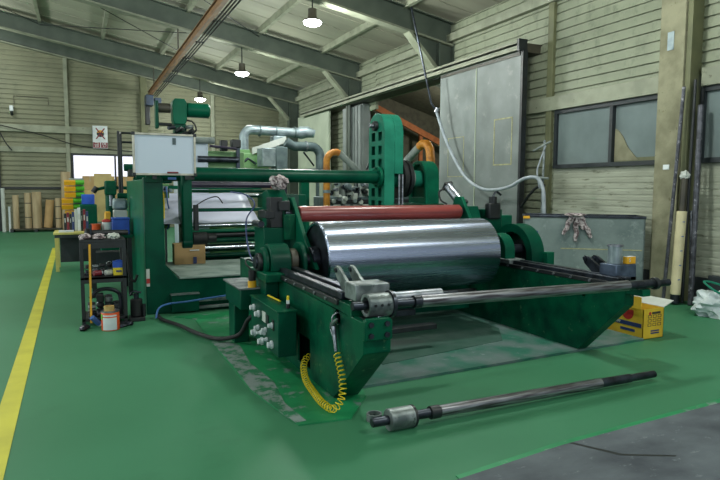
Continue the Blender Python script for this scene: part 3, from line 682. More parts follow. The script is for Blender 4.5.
# loose shaft resting across the two frames
t = thing('steel_shaft', 'long steel shaft lying across the front of both green side frames', 'shaft', (3.1, 3.63, 0.80))
SY, SZ = 3.63, 0.795
dz = lambda x: SZ - 0.012 * (x - 1.7)
def sx(a, b, r, n=24, bev=0.004): return MB().cyl((a, SY, dz(a)), (b, SY, dz(b)), r, n, bev=bev)
sx(1.66, 2.2, 0.032).build('journal', 'dark_steel', t)
sx(2.14, 2.2, 0.047).build('collar', 'dark_steel', t)
sx(2.2, 4.3, 0.045).build('shaft_body', 'shaft', t)
sx(4.3, 4.6, 0.038).build('journal', 'dark_steel', t)
sx(4.6, 4.82, 0.032).build('journal_end', 'dark_steel', t)
sx(4.62, 4.66, 0.055).build('collar', 'black', t)
hs = MB().ring((1.76, SY, dz(1.76)), (1.95, SY, dz(1.95)), 0.082, 0.055, 32).build('bearing_sleeve', 'steel_cast', t, bev=0.006)
MB().ring((1.94, SY, dz(1.94)), (1.965, SY, dz(1.965)), 0.095, 0.03, 32).build('sleeve_flange', 'dark_steel', t)
for k in range(3):
    z = SZ; MB().cyl((1.80 + 0.05 * k, SY - 0.088, dz(1.8) + 0.01), (1.80 + 0.05 * k, SY - 0.078, dz(1.8) + 0.01), 0.010, 8).build('set_screw', 'black', hs)
# things on the right block
t = thing('tin_can', 'open grey tin can standing on the right stop block of the roll stand', 'can', (4.64, 4.08, 0.892))
MB().rev([(0, 0), (0, 0.064), (0.17, 0.064), (0.17, 0.06), (0.005, 0.06), (0.005, 0)], (4.63, 4.07, 0.892), (0, 0, 1), 28).build('can_body', 'galv', t)
MB().ring((4.63, 4.07, 1.055), (4.63, 4.07, 1.07), 0.074, 0.06, 28).build('can_rim', 'steel', t)
t = thing('tape_box', 'small yellow box lying beside the tin can on the right block', 'box', (4.74, 4.0, 0.892))
B(4.68, 4.79, 3.965, 4.02, 0.892, 0.96).build('box_body', 'yellow_deep', t, bev=0.003)
MB().text('S', 0.05, (4.71, 3.9635, 0.926), '-Y', 0.001).build('box_print', 'white', t)
B(4.682, 4.788, 3.967, 4.018, 0.96, 0.962).build('box_top', 'white', t)

# ------------------------------------------------------------------ coiled hose with blow gun
t = thing('air_hose', 'yellow coiled air hose hanging with a blow gun on the left frame', 'air hose', (1.62, 4.0, 0.02))
MB().tube(helix([(1.77, 4.66, 0.18), (1.70, 4.64, 0.165), (1.645, 4.56, 0.12), (1.60, 4.38, 0.065), (1.57, 4.12, 0.048), (1.55, 3.9, 0.047), (1.57, 3.74, 0.055), (1.625, 3.72, 0.14), (1.655, 3.79, 0.26), (1.665, 3.91, 0.40)], 0.025, 44), 0.0042, 6).build('coiled_hose', 'yellow', t)
MB().cyl((1.665, 3.92, 0.41), (1.668, 3.95, 0.49), 0.013, 12).build('hose_connector', 'steel', t)
gn = MB().tube([(1.668, 3.95, 0.49), (1.668, 3.965, 0.55), (1.668, 3.975, 0.585)], 0.017, 10).build('gun_grip', 'steel', t)
MB().tube([(1.668, 4.03, 0.56), (1.668, 3.985, 0.60), (1.668, 3.94, 0.628), (1.668, 3.90, 0.655)], [0.010, 0.02, 0.018, 0.006], 10).build('gun_barrel', 'steel', t)
MB().tube(spline([(1.668, 4.0, 0.615), (1.67, 4.0, 0.65), (1.70, 3.99, 0.68), (1.73, 3.985, 0.67)]), 0.006, 8).build('gun_hook', 'steel', t)
MB().tube(spline([(1.668, 4.03, 0.60), (1.668, 4.03, 0.56), (1.668, 3.99, 0.51)]), 0.006, 8).build('gun_trigger', 'steel', t)

# ================================================================== MACHINE 2: coating line frame behind
c = thing('coating_line', 'dark green roller line with white film web, behind the roll stand', 'machine', (2.0, 8.5, 0))
MB().prism([(0.73, 0.0), (1.95, 0.0), (1.95, 0.2), (2.35, 0.2), (2.35, 0.43), (1.13, 0.43), (0.97, 0.62), (0.96, 1.72), (0.73, 1.72)], 'Y', 7.8, 7.98).build('front_upright', 'green', c, bev=0.012)
B(0.73, 0.95, 7.98, 10.6, 0.0, 1.70).build('side_wall', 'green_mid', c, bev=0.01)
B(1.14, 2.35, 7.79, 9.5, 0.43, 0.45).build('platform', 'pale_paint', c, bev=0.004)
B(1.5, 2.6, 8.0, 9.45, 0.02, 0.43).build('bed', 'black', c)
B(1.02, 1.36, 7.70, 7.8, 0.02, 0.24).build('junction_box', 'green', c, bev=0.006)
B(1.01, 1.37, 7.69, 7.8, 0.24, 0.25).build('box_lid', 'steel_cast', c)
for z in (0.04, 0.13): B(1.36, 2.4, 7.72, 7.78, z, z + 0.035).build('base_bar', 'steel_cast', c, bev=0.004)
B(0.735, 0.775, 7.79, 7.8, 0.36, 0.58).build('worn_sticker', 'paper_white', c)
B(0.735, 0.775, 7.785, 7.79, 0.40, 0.46).build('worn_sticker', 'red', c)
B(0.76, 0.93, 7.77, 7.8, 1.66, 1.80).build('head_plate', 'green_worn', c, bev=0.006)
# hanging arm with rounded foot
B(1.24, 1.37, 8.12, 8.26, 0.86, 1.86).build('hanging_arm', 'green', c, bev=0.02)
MB().cyl((1.24, 8.19, 0.86), (1.37, 8.19, 0.86), 0.075, 20, bev=0.01).build('arm_foot', 'green', c)
mo = MB().cyl((1.37, 8.22, 0.91), (1.58, 8.22, 0.91), 0.085, 24, bev=0.015).build('roller_motor', 'rubber', c)
MB().cyl((1.58, 8.22, 0.91), (1.70, 8.22, 0.91), 0.055, 20, bev=0.01).build('motor_coupling', 'black', mo)
B(1.44, 1.50, 8.4, 8.5, 1.0, 1.36).build('sensor_post', 'black', c, bev=0.006)
MB().tube(spline([(1.48, 8.42, 1.36), (1.62, 8.42, 1.44), (1.76, 8.42, 1.47), (1.84, 8.42, 1.38)]), 0.008, 6).build('sensor_wire', 'rubber', c)
B(1.35, 3.0, 8.48, 8.53, 1.26, 1.31).build('idler_bar', 'green', c, bev=0.008)
for y, z, r, m_, x1 in ((9.8, 1.645, 0.05, 'purple_roll', 2.95), (9.9, 1.54, 0.025, 'green_mid', 3.0), (9.8, 0.985, 0.035, 'chrome', 3.0), (9.7, 0.90, 0.03, 'green_mid', 3.0),
                      (9.75, 0.83, 0.05, 'black', 3.0), (9.7, 0.745, 0.04, 'green', 3.0), (9.8, 0.62, 0.065, 'chrome', 3.0), (9.7, 0.50, 0.04, 'green', 3.0), (10.7, 1.46, 0.04, 'chrome', 3.05)):
    MB().cyl((1.46 if y < 10.5 else 1.02, y, z), (x1, y, z), r, 32, bev=0.004).build('roller', m_, c)
B(1.46, 1.52, 9.6, 10.0, 0.45, 1.72).build('side_plate', 'green', c, bev=0.006)
B(1.5, 3.0, 9.9, 10.0, 0.02, 0.48).build('roller_guard', 'green', c, bev=0.01)
MB().cyl((2.95, 9.8, 1.645), (3.0, 9.8, 1.645), 0.055, 20).build('roller_end', 'red', c)
B(3.0, 3.12, 8.5, 10.8, 0.0, 1.50).build('side_wall', 'green', c, bev=0.01)
B(3.22, 3.36, 9.0, 9.12, 0.0, 1.74).build('rear_post', 'green_mid', c, bev=0.008)
B(0.75, 3.36, 9.02, 9.1, 1.72, 1.78).build('tie_bar', 'green', c, bev=0.006)
B(1.0, 3.0, 10.5, 10.56, 1.57, 1.63).build('tie_bar', 'green_mid', c, bev=0.006)
# film web (thin sheet with a slight sag)
mb = MB(); nu, nv = 10, 14; vs = []; fs = []
for j in range(nv + 1):
    tt = j / nv; y = 10.68 - 0.9 * tt; z = 1.50 - 0.475 * tt - 0.03 * math.sin(PI * tt)
    for i in range(nu + 1):
        x = 1.02 + (2.74 + 0.02 * tt - 1.02) * i / nu
        vs.append((x, y, z + 0.006 * math.sin(i * 1.7 + j)))
for j in range(nv):
    for i in range(nu): a = j * (nu + 1) + i; fs.append((a, a + 1, a + nu + 2, a + nu + 1))
mb._merge(vs, fs); wb_ = mb.build('film_web', 'web', c)
md = wb_.modifiers.new('thick', 'SOLIDIFY'); md.thickness = 0.003
# turret: green tube, perforated arm, pulley
MB().cyl((0.95, 8.55, 1.785), (4.40, 8.55, 1.775), 0.10, 40, bev=0.006).build('cross_tube', 'green', c, sharp=25)
MB().cyl((4.33, 8.55, 1.775), (4.38, 8.55, 1.775), 0.17, 32, bev=0.006).build('tube_flange', 'green_mid', c)
for k in range(8):
    a = 2 * PI * k / 8; MB().cyl((4.31, 8.55 + 0.138 * math.cos(a), 1.775 + 0.138 * math.sin(a)), (4.33, 8.55 + 0.138 * math.cos(a), 1.775 + 0.138 * math.sin(a)), 0.016, 6).build('flange_bolt', 'green', c)
holes = []
for z in (2.43, 2.21, 2.0, 1.53, 1.33): holes += [rect(8.50, 8.63, z - 0.07, z + 0.07), rect(8.74, 8.87, z - 0.07, z + 0.07)]
top = circ(8.7, 2.58, 0.27, 18, 0.0, PI, True)
arm = MB().plate([(8.40, 0.45), (8.97, 0.45)] + [(8.97, 2.5)] + circ(8.69, 2.52, 0.28, 18, 0.05, PI - 0.05, True) + [(8.40, 2.5)], holes, 'X', 4.40, 4.42)
prof = [(8.40, 0.45), (8.97, 0.45), (8.97, 2.5)] + circ(8.69, 2.52, 0.28, 18, 0.05, PI - 0.05, True) + [(8.40, 2.5)]
ins = [(8.42, 0.47), (8.95, 0.47), (8.95, 2.5)] + circ(8.69, 2.52, 0.26, 18, 0.05, PI - 0.05, True) + [(8.42, 2.5)]
arm.plate(prof, [ins], 'X', 4.42, 4.57); arm.plate(prof, [], 'X', 4.57, 4.58)
ar = arm.build('turret_arm', 'teal', c, bev=0.006)
bx = [(8.40, 1.83), (8.97, 1.83), (8.97, 2.5)] + circ(8.69, 2.52, 0.28, 18, 0.05, PI - 0.05, True) + [(8.40, 2.5)]
MB().prism(bx, 'X', 4.58, 4.74).build('belt_guard', 'teal', ar, bev=0.008)
MB().cyl((4.34, 8.69, 2.60), (4.40, 8.69, 2.60), 0.08, 20, bev=0.008).build('arm_hub', 'black', ar)
MB().cyl((4.27, 8.69, 2.60), (4.34, 8.69, 2.60), 0.035, 16, bev=0.005).build('arm_spindle', 'steel', ar)
MB().ring((4.78, 8.7, 1.76), (4.86, 8.7, 1.76), 0.32, 0.14, 48).build('brake_disc', 'rubber', c, bev=0.006)
MB().ring((4.90, 8.7, 1.76), (4.96, 8.7, 1.76), 0.31, 0.14, 48).build('brake_disc', 'black', c, bev=0.006)
MB().cyl((4.58, 8.7, 1.76), (5.3, 8.7, 1.76), 0.14, 28, bev=0.01).build('brake_hub', 'teal', c)
MB().cyl((4.86, 8.7, 1.76), (5.05, 8.7, 1.76), 0.18, 28).build('brake_collar', 'steel_cast', c)
pb = [(8.42, 1.35), (8.98, 1.35), (8.98, 1.76)] + circ(8.70, 1.78, 0.28, 18, 0.05, PI - 0.05, True) + [(8.42, 1.76)]
pi_ = [(8.48, 1.45), (8.92, 1.45), (8.92, 1.76)] + circ(8.70, 1.78, 0.22, 18, 0.05, PI - 0.05, True) + [(8.48, 1.76)]
mb = MB().plate(pb, [pi_], 'X', 5.18, 5.24); mb.plate(pb, [], 'X', 5.24, 5.44)
mb.build('pedestal_bearing', 'green_mid', c, bev=0.01)
B(5.08, 5.5, 8.36, 9.05, 0.0, 1.35).build('pedestal', 'green', c, bev=0.01)
B(4.62, 5.1, 8.45, 9.0, 0.0, 1.33).build('pedestal_frame', 'green', c, bev=0.01)
for x in (4.66, 4.72): MB().cyl((x, 8.38, 1.2), (x, 8.38, 1.82), 0.018, 10).build('brake_rod', 'steel', c)
# gear motor on a post above the whiteboard
B(1.22, 1.38, 8.52, 8.68, 1.86, 2.47).build('motor_post', 'green', c, bev=0.008)
for x, z in ((1.18, 2.4), (1.42, 2.42), (1.2, 2.3), (1.43, 2.32), (1.3, 2.38)):
    MB().cyl((x - 0.05, 8.46, z), (x + 0.04, 8.52, z + 0.02), 0.028, 10, bev=0.004).build('post_fitting', 'dark_steel' if x < 1.3 else 'steel_cast', c)
MB().tube(spline([(1.45, 8.46, 2.33), (1.5, 8.46, 2.4), (1.46, 8.5, 2.5), (1.38, 8.5, 2.52)]), 0.012, 8).build('motor_cable', 'rubber', c)
gm = MB().prism([(1.22, 2.46), (1.36, 2.46), (1.39, 2.52), (1.39, 2.76), (1.36, 2.81), (1.23, 2.81), (1.2, 2.76), (1.2, 2.52)], 'Y', 8.5, 8.7).build('gearbox', 'green_mid', c, bev=0.012)
MB().cyl((1.39, 8.6, 2.67), (1.71, 8.6, 2.67), 0.10, 32, bev=0.02).build('drive_motor', 'green_mid', c)
MB().cyl((1.02, 8.6, 2.68), (1.18, 8.6, 2.68), 0.065, 24).build('shaft_cover', 'dark_brown', c)
B(0.98, 1.02, 8.53, 8.67, 2.4, 2.77).build('torque_plate', 'green', c, bev=0.01)
MB().cyl((1.02, 8.6, 2.46), (1.2, 8.6, 2.46), 0.022, 12).build('torque_rod', 'black', c)
for dx, dz_ in ((-0.06, 2.36), (0.09, 2.34), (0.0, 2.3)):
    MB().cyl((1.3 + dx, 8.46, dz_), (1.3 + dx + 0.06, 8.40, dz_ + 0.04), 0.03, 10).build('cable_gland', 'black', c)

# small fittings visible between the upright and the hanging arm
rs = random.Random(5)
B(1.02, 1.4, 10.55, 10.6, 0.9, 1.66).build('control_panel', 'green_light', c, bev=0.006)
for k in range(26):
    x = rs.uniform(1.0, 1.42); z = rs.uniform(0.95, 1.62); a = rs.uniform(0.02, 0.05)
    m_ = rs.choice(('paper_white', 'black', 'galv', 'dark_steel', 'white', 'grey_pipe', 'yellow_deep'))
    if k % 2: MB().cyl((x, 10.4, z), (x, 10.55, z), a, 12, bev=0.004).build('air_valve', m_, c)
    else: B(x - a, x + a, 10.42, 10.55, z - a, z + a).build('terminal_box', m_, c, bev=0.005)
MB().tube(spline([(0.97, 7.95, 1.55), (0.985, 7.95, 1.4), (0.98, 7.95, 1.2)]), 0.012, 8).build('yellow_tube', 'yellow', c)
for k in range(5): MB().tube(spline([(1.0 + 0.08 * k, 10.3, 1.6), (1.05 + 0.07 * k, 10.25, 1.35), (0.98 + 0.1 * k, 10.3, 1.1), (1.05 + 0.07 * k, 10.35, 0.9)]), 0.012, 6).build('wiring', ('rubber', 'cable_blue', 'hose_grey')[k % 3], c)
B(1.06, 1.16, 8.05, 8.08, 1.70, 1.73).build('blue_tag', 'cable_blue', c)
# whiteboard
t = thing('whiteboard', 'blank whiteboard in a metal frame hung on the green machine', 'whiteboard', (0.97, 7.62, 1.75))
B(0.62, 1.32, 7.60, 7.625, 1.76, 2.235).build('board_panel', 'whiteboard', t)
MB().plate(rect(0.60, 1.335, 1.745, 2.25), [rect(0.625, 1.31, 1.77, 2.225)], 'Y', 7.585, 7.635).build('board_frame', 'alu', t, bev=0.004)
for x in (0.61, 1.325):
    for z in (1.755, 2.24): B(x - 0.02, x + 0.02, 7.58, 7.64, z - 0.02, z + 0.02).build('frame_corner', 'black', t, bev=0.005)
B(1.06, 1.10, 7.594, 7.601, 2.12, 2.2).build('board_mark', 'galv_dark', t)
B(0.99, 1.12, 7.575, 7.60, 1.77, 1.79).build('eraser', 'darkred', t, bev=0.004)
for x in (0.85, 1.3): B(x - 0.02, x + 0.02, 7.635, 7.765 if x < 1 else 8.115, 1.70, 1.80).build('hanger', 'black', t)

# cardboard box on the platform
t = thing('cardboard_box', 'closed cardboard box on the grey platform of the roller line', 'box', (1.48, 9.25, 0.45))
MB().box(1.27, 1.72, 9.1, 9.44, 0.452, 0.75, rz=-0.05).build('box_body', 'cardboard', t, bev=0.004)
B(1.53, 1.58, 9.078, 9.092, 0.46, 0.56).build('box_label', 'navy', t)
B(1.48, 1.62, 9.078, 9.092, 0.655, 0.67).build('box_print', 'white', t)

# cable and blue tube on the floor at the left
tag(MB().tube(spline([(0.84, 7.62, 0.02), (0.86, 7.3, 0.03), (1.0, 6.9, 0.03), (1.1, 6.4, 0.045), (1.25, 6.05, 0.05), (1.42, 5.85, 0.12), (1.48, 5.7, 0.3), (1.55, 5.55, 0.4)]), 0.022, 10).build('power_cable', 'rubber'), 'thick black cable on the floor in front of the green line', 'cable')
tag(MB().tube(spline([(0.80, 7.45, 0.02), (0.84, 7.52, 0.12), (0.95, 7.55, 0.165), (1.2, 7.6, 0.17), (1.6, 7.62, 0.20), (2.0, 7.64, 0.22), (2.3, 7.66, 0.24)]), 0.012, 8).build('air_tube', 'cable_blue'), 'pale blue air tube running along the base of the roller line', 'air tube')

# ================================================================== FLOOR SHAFT
t = thing('steel_shaft', 'loose steel shaft with roller sleeve lying on the green floor', 'shaft', (3.0, 3.36, 0.0))
def fx(a, b, r, n=24, bev=0.004): return MB().cyl((a, 3.36, 0.075 - 0.010 * (a - 1.7)), (b, 3.36, 0.075 - 0.010 * (b - 1.7)), r, n, bev=bev)
fx(1.68, 2.16, 0.032).build('journal', 'dark_steel', t)
fx(1.80, 1.98, 0.073).build('roller_sleeve', 'steel_cast', t)
fx(1.975, 1.995, 0.076).build('sleeve_flange', 'black', t)
fx(2.12, 2.2, 0.045).build('collar', 'black', t)
fx(2.2, 3.72, 0.040).build('shaft_body', 'shaft', t)
fx(3.72, 4.05, 0.036).build('journal', 'dark_steel', t)
fx(4.05, 4.34, 0.030).build('journal_end', 'dark_steel', t)
tag(MB().ring((1.80, 3.56, 0.0), (1.80, 3.56, 0.05), 0.055, 0.043, 28).build('steel_ring', 'steel_cast'), 'small steel ring lying on the floor behind the shaft sleeve', 'ring')

# ================================================================== RIGHT SIDE OBJECTS
# yellow carton
t = thing('yellow_carton', 'open yellow carton on the floor by the right frame', 'box', (5.6, 4.6, 0.0))
X0, X1, Y0, Y1, Z0, Z1 = 5.385, 5.70, 4.33, 4.85, 0.0, 0.325
mb = MB(); mb.box(X0, X0 + 0.006, Y0, Y1, Z0, Z1); mb.box(X1 - 0.006, X1, Y0, Y1, Z0, Z1); mb.box(X0, X1, Y0, Y0 + 0.006, Z0, Z1); mb.box(X0, X1, Y1 - 0.006, Y1, Z0, Z1); mb.box(X0, X1, Y0, Y1, Z0, Z0 + 0.006)
mb.build('box_body', 'carton', t)
MB().prism([(X1 - 0.006, Z1), (X1 + 0.15, Z1 + 0.06), (X1 + 0.15, Z1 + 0.066), (X1 - 0.006, Z1 + 0.006)], 'Y', Y0, Y1).build('flap', 'paper_white', t)
MB().prism([(Y0 + 0.02, Z1), (Y0 + 0.02, Z1 + 0.13), (Y0 + 0.2, Z1 + 0.13), (Y0 + 0.22, Z1)], 'X', X0 - 0.02, X0 - 0.012).build('flap', 'carton', t)
MB().prism([(X0 + 0.01, Z1), (X0 + 0.08, Z1 + 0.12), (X1 - 0.06, Z1 + 0.12), (X1, Z1)], 'Y', Y1 - 0.01, Y1 - 0.004).build('flap', 'carton', t)
MB().prism(circ(4.53, 0.26, 0.075, 24, PI, 2 * PI, True) + [(4.605, 0.295), (4.455, 0.295)], 'X', X0 - 0.002, X0 + 0.002).build('red_mark', 'red', t)
B(X0 - 0.002, X0 + 0.002, Y0 + 0.02, Y1, 0.12, 0.165).build('blue_band', 'navy', t)
MB().text('OPP', 0.045, (X0 - 0.003, 4.66, 0.142), '-X', 0.001).build('band_print', 'paper_white', t)
B(X0 - 0.002, X0 + 0.002, 4.43, 4.62, 0.06, 0.09).build('blue_band', 'navy', t)
MB().cyl((X0 + 0.10, Y0 + 0.001, 0.275), (X0 + 0.10, Y0 - 0.002, 0.275), 0.018, 16).build('red_mark', 'red', t)
B(X0 + 0.13, X0 + 0.26, Y0 - 0.002, Y0 + 0.001, 0.265, 0.29).build('side_print', 'dark_brown', t)
for i in range(3):
    for j in range(3):
        MB().plate(rect(X0 + 0.07 + i * 0.075, X0 + 0.125 + i * 0.075, 0.225 - j * 0.045, 0.258 - j * 0.045), [rect(X0 + 0.077 + i * 0.075, X0 + 0.118 + i * 0.075, 0.231 - j * 0.045, 0.252 - j * 0.045)], 'Y', Y0 - 0.002, Y0 + 0.001).build('side_print', 'dark_brown', t)
for z in (0.075, 0.05): B(X0 + 0.12, X0 + 0.25, Y0 - 0.002, Y0 + 0.001, z, z + 0.016).build('side_print', 'navy', t)
# white bag with green rope at the right edge
t = thing('plastic_bag', 'white plastic bag with green rope on the floor at the right edge', 'bag', (7.35, 4.75, 0))
MB().blob((7.38, 4.78, 0.12), 0.34, 0.28, 0.20, 0.35, 5, 4, floor=0.0).build('bag_body', 'bag', t)
MB().tube(spline([(7.2, 4.62, 0.28), (7.12, 4.75, 0.36), (7.25, 4.95, 0.42), (7.45, 4.9, 0.38), (7.5, 4.7, 0.30), (7.3, 4.58, 0.28)]), 0.014, 8).build('bag_rope', 'teal', t)
# grey bin
t = thing('storage_bin', 'tall grey plastic bin in front of the right wall below the window', 'bin', (6.9, 6.7, 0))
A, Bp = Vector((6.13, 7.12, 0)), Vector((7.44, 6.02, 0)); dd = (Bp - A).normalized(); nn = Vector((dd.y, -dd.x, 0))
if nn.dot(Vector((-1, -1, 0))) < 0: nn = -nn
def bp(u, v, z): p = A + dd * u - nn * v; return (p.x, p.y, z)
Lb = (Bp - A).length; Dp = 0.62
mb = MB()
def slab(u0, u1, v0, v1, z0, z1): mb._merge([bp(u, v, z) for u in (u0, u1) for v in (v0, v1) for z in (z0, z1)], [(0, 1, 3, 2), (4, 6, 7, 5), (0, 4, 5, 1), (2, 3, 7, 6), (0, 2, 6, 4), (1, 5, 7, 3)])
slab(0, Lb, 0, 0.02, 0, 1.18); slab(0, Lb, Dp - 0.02, Dp, 0, 1.18); slab(0, 0.02, 0, Dp, 0, 1.18); slab(Lb - 0.02, Lb, 0, Dp, 0, 1.18); slab(0, Lb, 0, Dp, 0, 0.02)
mb.build('bin_body', 'bin', t)
mb = MB(); slab(-0.01, Lb + 0.01, -0.015, 0.03, 1.17, 1.205); slab(-0.01, Lb + 0.01, Dp - 0.03, Dp + 0.015, 1.17, 1.205); slab(-0.012, 0.03, 0, Dp, 1.17, 1.205); slab(Lb - 0.03, Lb + 0.012, 0, Dp, 1.17, 1.205)
mb.build('bin_rim', 'dark_steel', t, bev=0.008)
mb = MB(); slab(0.55, 1.68, -0.004, 0.0, 0.70, 0.715); mb.build('scuff_strip', 'tape', t)
mb = MB(); slab(-0.005, 0.09, -0.02, 0.02, 1.15, 1.19); mb.build('corner_tape', 'yellow_deep', t)
# patterned rag over the bin edge
t = thing('rag', 'patterned rag hanging over the front edge of the grey bin', 'rag', bp(0.78, -0.02, 1.2))
for (u0, z0, u1, z1) in ((0.70, 1.20, 0.58, 0.92), (0.76, 1.2, 0.76, 0.82), (0.80, 1.2, 0.98, 0.88), (0.72, 1.2, 0.88, 1.0)):
    pts = [bp(u0 + (u1 - u0) * k / 6 + 0.012 * math.sin(k * 2), -0.03 - 0.006 * math.cos(k), z0 + (z1 - z0) * k / 6) for k in range(7)]
    MB().tube(pts, [0.04, 0.045, 0.04, 0.035, 0.035, 0.03, 0.02], 8).build('rag_fold', 'rag', t)
b_ = MB().blob(bp(0.74, 0.0, 1.215), 0.15, 0.12, 0.03, 0.4, 2); b_.build('rag_top', 'rag', t)
# leaning poles
def pole(name, label, a, b, r, m_, group=None):
    t = MB().tube([a, b], r, 14); return tag(t.build(name, m_), label, 'pole', group)
pole('steel_pole', 'black pole leaning against the right column, leftmost of the leaning poles', (7.42, 5.66, 0.01), (7.555, 5.60, 3.0), 0.024, 'pole')
pole('steel_pole', 'thick mottled steel pole leaning against the right wall, right of the wrapped roll', (7.60, 5.37, 0.01), (7.74, 5.47, 2.75), 0.038, 'pole')
pole('steel_pole', 'thin black rod leaning between the wrapped roll and the thick steel pole', (7.60, 5.50, 0.01), (7.70, 5.54, 3.1), 0.02, 'black')
pole('steel_pole', 'short grey rod leaning low beside the thick mottled steel pole', (7.66, 5.42, 0.01), (7.80, 5.58, 1.3), 0.018, 'steel')
B_ = B(7.83, 7.93, 5.1, 5.3, 0.0, 0.42).build('rubber_block', 'plinth', bev=0.01); tag(B_, 'dark block standing against the wall by the leaning poles', 'block')
t = thing('wrapped_roll', 'narrow roll in cream wrapping leaning against the right column', 'roll', (7.46, 5.55, 0.0))
ra, rb = Vector((7.47, 5.52, 0.0)), Vector((7.60, 5.54, 2.2)); dn = (rb - ra).normalized()
MB().cyl(ra + dn * 0.14, ra + dn * 1.30, 0.066, 24, bev=0.006).build('wrapping', 'cream_wrap', t)
MB().cyl(ra + dn * 0.02, ra + dn * 0.14, 0.06, 16).build('roll_foot', 'black', t)
MB().cyl(ra + dn * 0.02, ra + dn * 0.05, 0.07, 20).build('roll_disc', 'dark_steel', t)
MB().cyl(ra + dn * 1.30, ra + dn * 1.78, 0.042, 16).build('roll_core', 'dark_brown', t)
MB().blob(tuple(ra + dn * 1.80), 0.06, 0.06, 0.06, 0.4, 4).build('core_wrap', 'paper_white', t)
for k in range(5):
    p = ra + dn * (0.35 + 0.2 * k); B(p.x - 0.05, p.x - 0.01, p.y - 0.068, p.y - 0.060, p.z, p.z + 0.012).build('wrap_print', 'cable_blue', t)
# sticker on the column
tag(B(7.594, 7.6, 5.80, 5.90, 1.88, 1.95).build('sticker', 'white', bev=0.001), 'small white and blue sticker on the beige column', 'sticker')
tag(B(7.592, 7.6, 5.82, 5.92, 3.55, 3.8).build('patch_plate', 'galv'), 'grey patch high on the beige column', 'patch')
# hanging hose with cable
t = thing('hanging_hose', 'pale grey hose hanging from the roof and drooping along the sliding door', 'hose', (7.2, 9.6, 1.2))
MB().tube([(6.75, 11.7, 5.62), (7.0, 11.2, 3.45), (7.1, 11.15, 3.28)], 0.022, 8).build('hanging_cable', 'dark_steel', t)
MB().tube(spline([(7.1, 11.15, 3.28), (7.15, 11.0, 2.9), (7.2, 10.74, 2.42), (7.2, 10.2, 1.86), (7.2, 9.66, 1.61), (7.2, 9.2, 1.58), (7.2, 8.76, 1.64), (7.22, 8.4, 1.78), (7.24, 8.1, 1.79), (7.26, 7.96, 1.6), (7.26, 7.92, 1.3), (7.26, 7.9, 0.9), (7.26, 7.9, 0.0)]), 0.032, 12).build('hose_tube', 'hose_grey', t)
MB().cyl((7.09, 11.15, 3.24), (7.12, 11.12, 3.34), 0.05, 12).build('hose_clamp', 'steel', t)
t = thing('hook_stand', 'grey clamp stand with tied ropes beside the sliding door edge', 'stand', (7.4, 8.2, 0))
MB().cyl((7.4, 8.15, 0), (7.42, 8.13, 2.45), 0.02, 10).build('stand_pole', 'steel_cast', t)
MB().tube([(7.42, 8.4, 2.28), (7.42, 8.1, 2.38), (7.42, 7.98, 2.42)], 0.02, 8).build('stand_hook', 'grey_pipe', t)
MB().tube([(7.3, 8.22, 1.80), (7.42, 8.0, 1.78)], 0.022, 8).build('stand_clamp', 'grey_pipe', t)
MB().tube(spline([(7.42, 8.1, 2.35), (7.4, 8.2, 2.1), (7.38, 8.25, 1.9), (7.4, 8.2, 1.6)]), 0.014, 8).build('stand_rope', 'hose_grey', t)
MB().tube(spline([(7.45, 8.75, 1.25), (7.4, 8.5, 1.45), (7.42, 8.3, 1.62), (7.42, 8.1, 1.66)]), 0.025, 8).build('black_hose', 'rubber', t)

# ================================================================== LEFT CLUSTER
# black tool shelf
t = thing('tool_shelf', 'black steel tool shelf with three decks in front of the green line', 'shelf', (0.23, 7.6, 0))
for x in (-0.01, 0.44):
    for y in (7.4, 7.85): B(x, x + 0.04, y, y + 0.04, 0, 0.98).build('leg', 'black', t, bev=0.003)
for z in (0.06, 0.54, 0.97): B(-0.01, 0.48, 7.4, 7.89, z, z + 0.03).build('shelf_deck', 'black', t, bev=0.003)
for z in (0.90, 0.50):
    B(0.03, 0.44, 7.4, 7.42, z, z + 0.07).build('front_rail', 'black', t)
tag(MB().tube([(0.085, 7.36, 0.05), (0.095, 7.385, 0.95)], 0.016, 4).build('spirit_level', 'yellow_deep'), 'yellow measuring bar standing upright against the black tool shelf', 'measuring bar')
t = thing('glue_can', 'round can with orange and white label on the floor by the shelf', 'can', (0.28, 7.16, 0))
MB().rev([(0, 0), (0, 0.092), (0.006, 0.096), (0.20, 0.096), (0.206, 0.092), (0.206, 0)], (0.28, 7.16, 0), (0, 0, 1), 32).build('can_body', 'orange', t)
def arc_strip(c0, r, a0, a1, z0, z1, n=14):
    v = []; f = []
    for k in range(n + 1):
        a = a0 + (a1 - a0) * k / n
        v += [(c0[0] + r * math.cos(a), c0[1] + r * math.sin(a), z0), (c0[0] + r * math.cos(a), c0[1] + r * math.sin(a), z1)]
    for k in range(n): f.append((2 * k, 2 * k + 2, 2 * k + 3, 2 * k + 1))
    return MB()._merge(v, f)
arc_strip((0.28, 7.16), 0.0985, PI * 1.2, PI * 1.72, 0.012, 0.15).build('can_label', 'white', t)
arc_strip((0.28, 7.16), 0.0985, PI * 1.2, PI * 1.72, 0.163, 0.18).build('label_stripe', 'white', t)
arc_strip((0.28, 7.16), 0.0985, PI * 1.08, PI * 1.18, 0.13, 0.19).build('label_patch', 'lime', t)
MB().ring((0.28, 7.16, 0.206), (0.28, 7.16, 0.22), 0.098, 0.07, 28).build('can_rim', 'steel', t)
tag(MB().ring((0.27, 7.15, 0.221), (0.27, 7.15, 0.272), 0.055, 0.04, 28).build('tape_roll', 'wood'), 'tan roll of tape lying on the orange labelled can', 'tape roll')
t = thing('hydraulic_jack', 'black bottle jack on the floor between the shelf and the green upright', 'jack', (0.60, 7.55, 0))
B(0.50, 0.68, 7.45, 7.65, 0, 0.05).build('jack_base', 'black', t, bev=0.008)
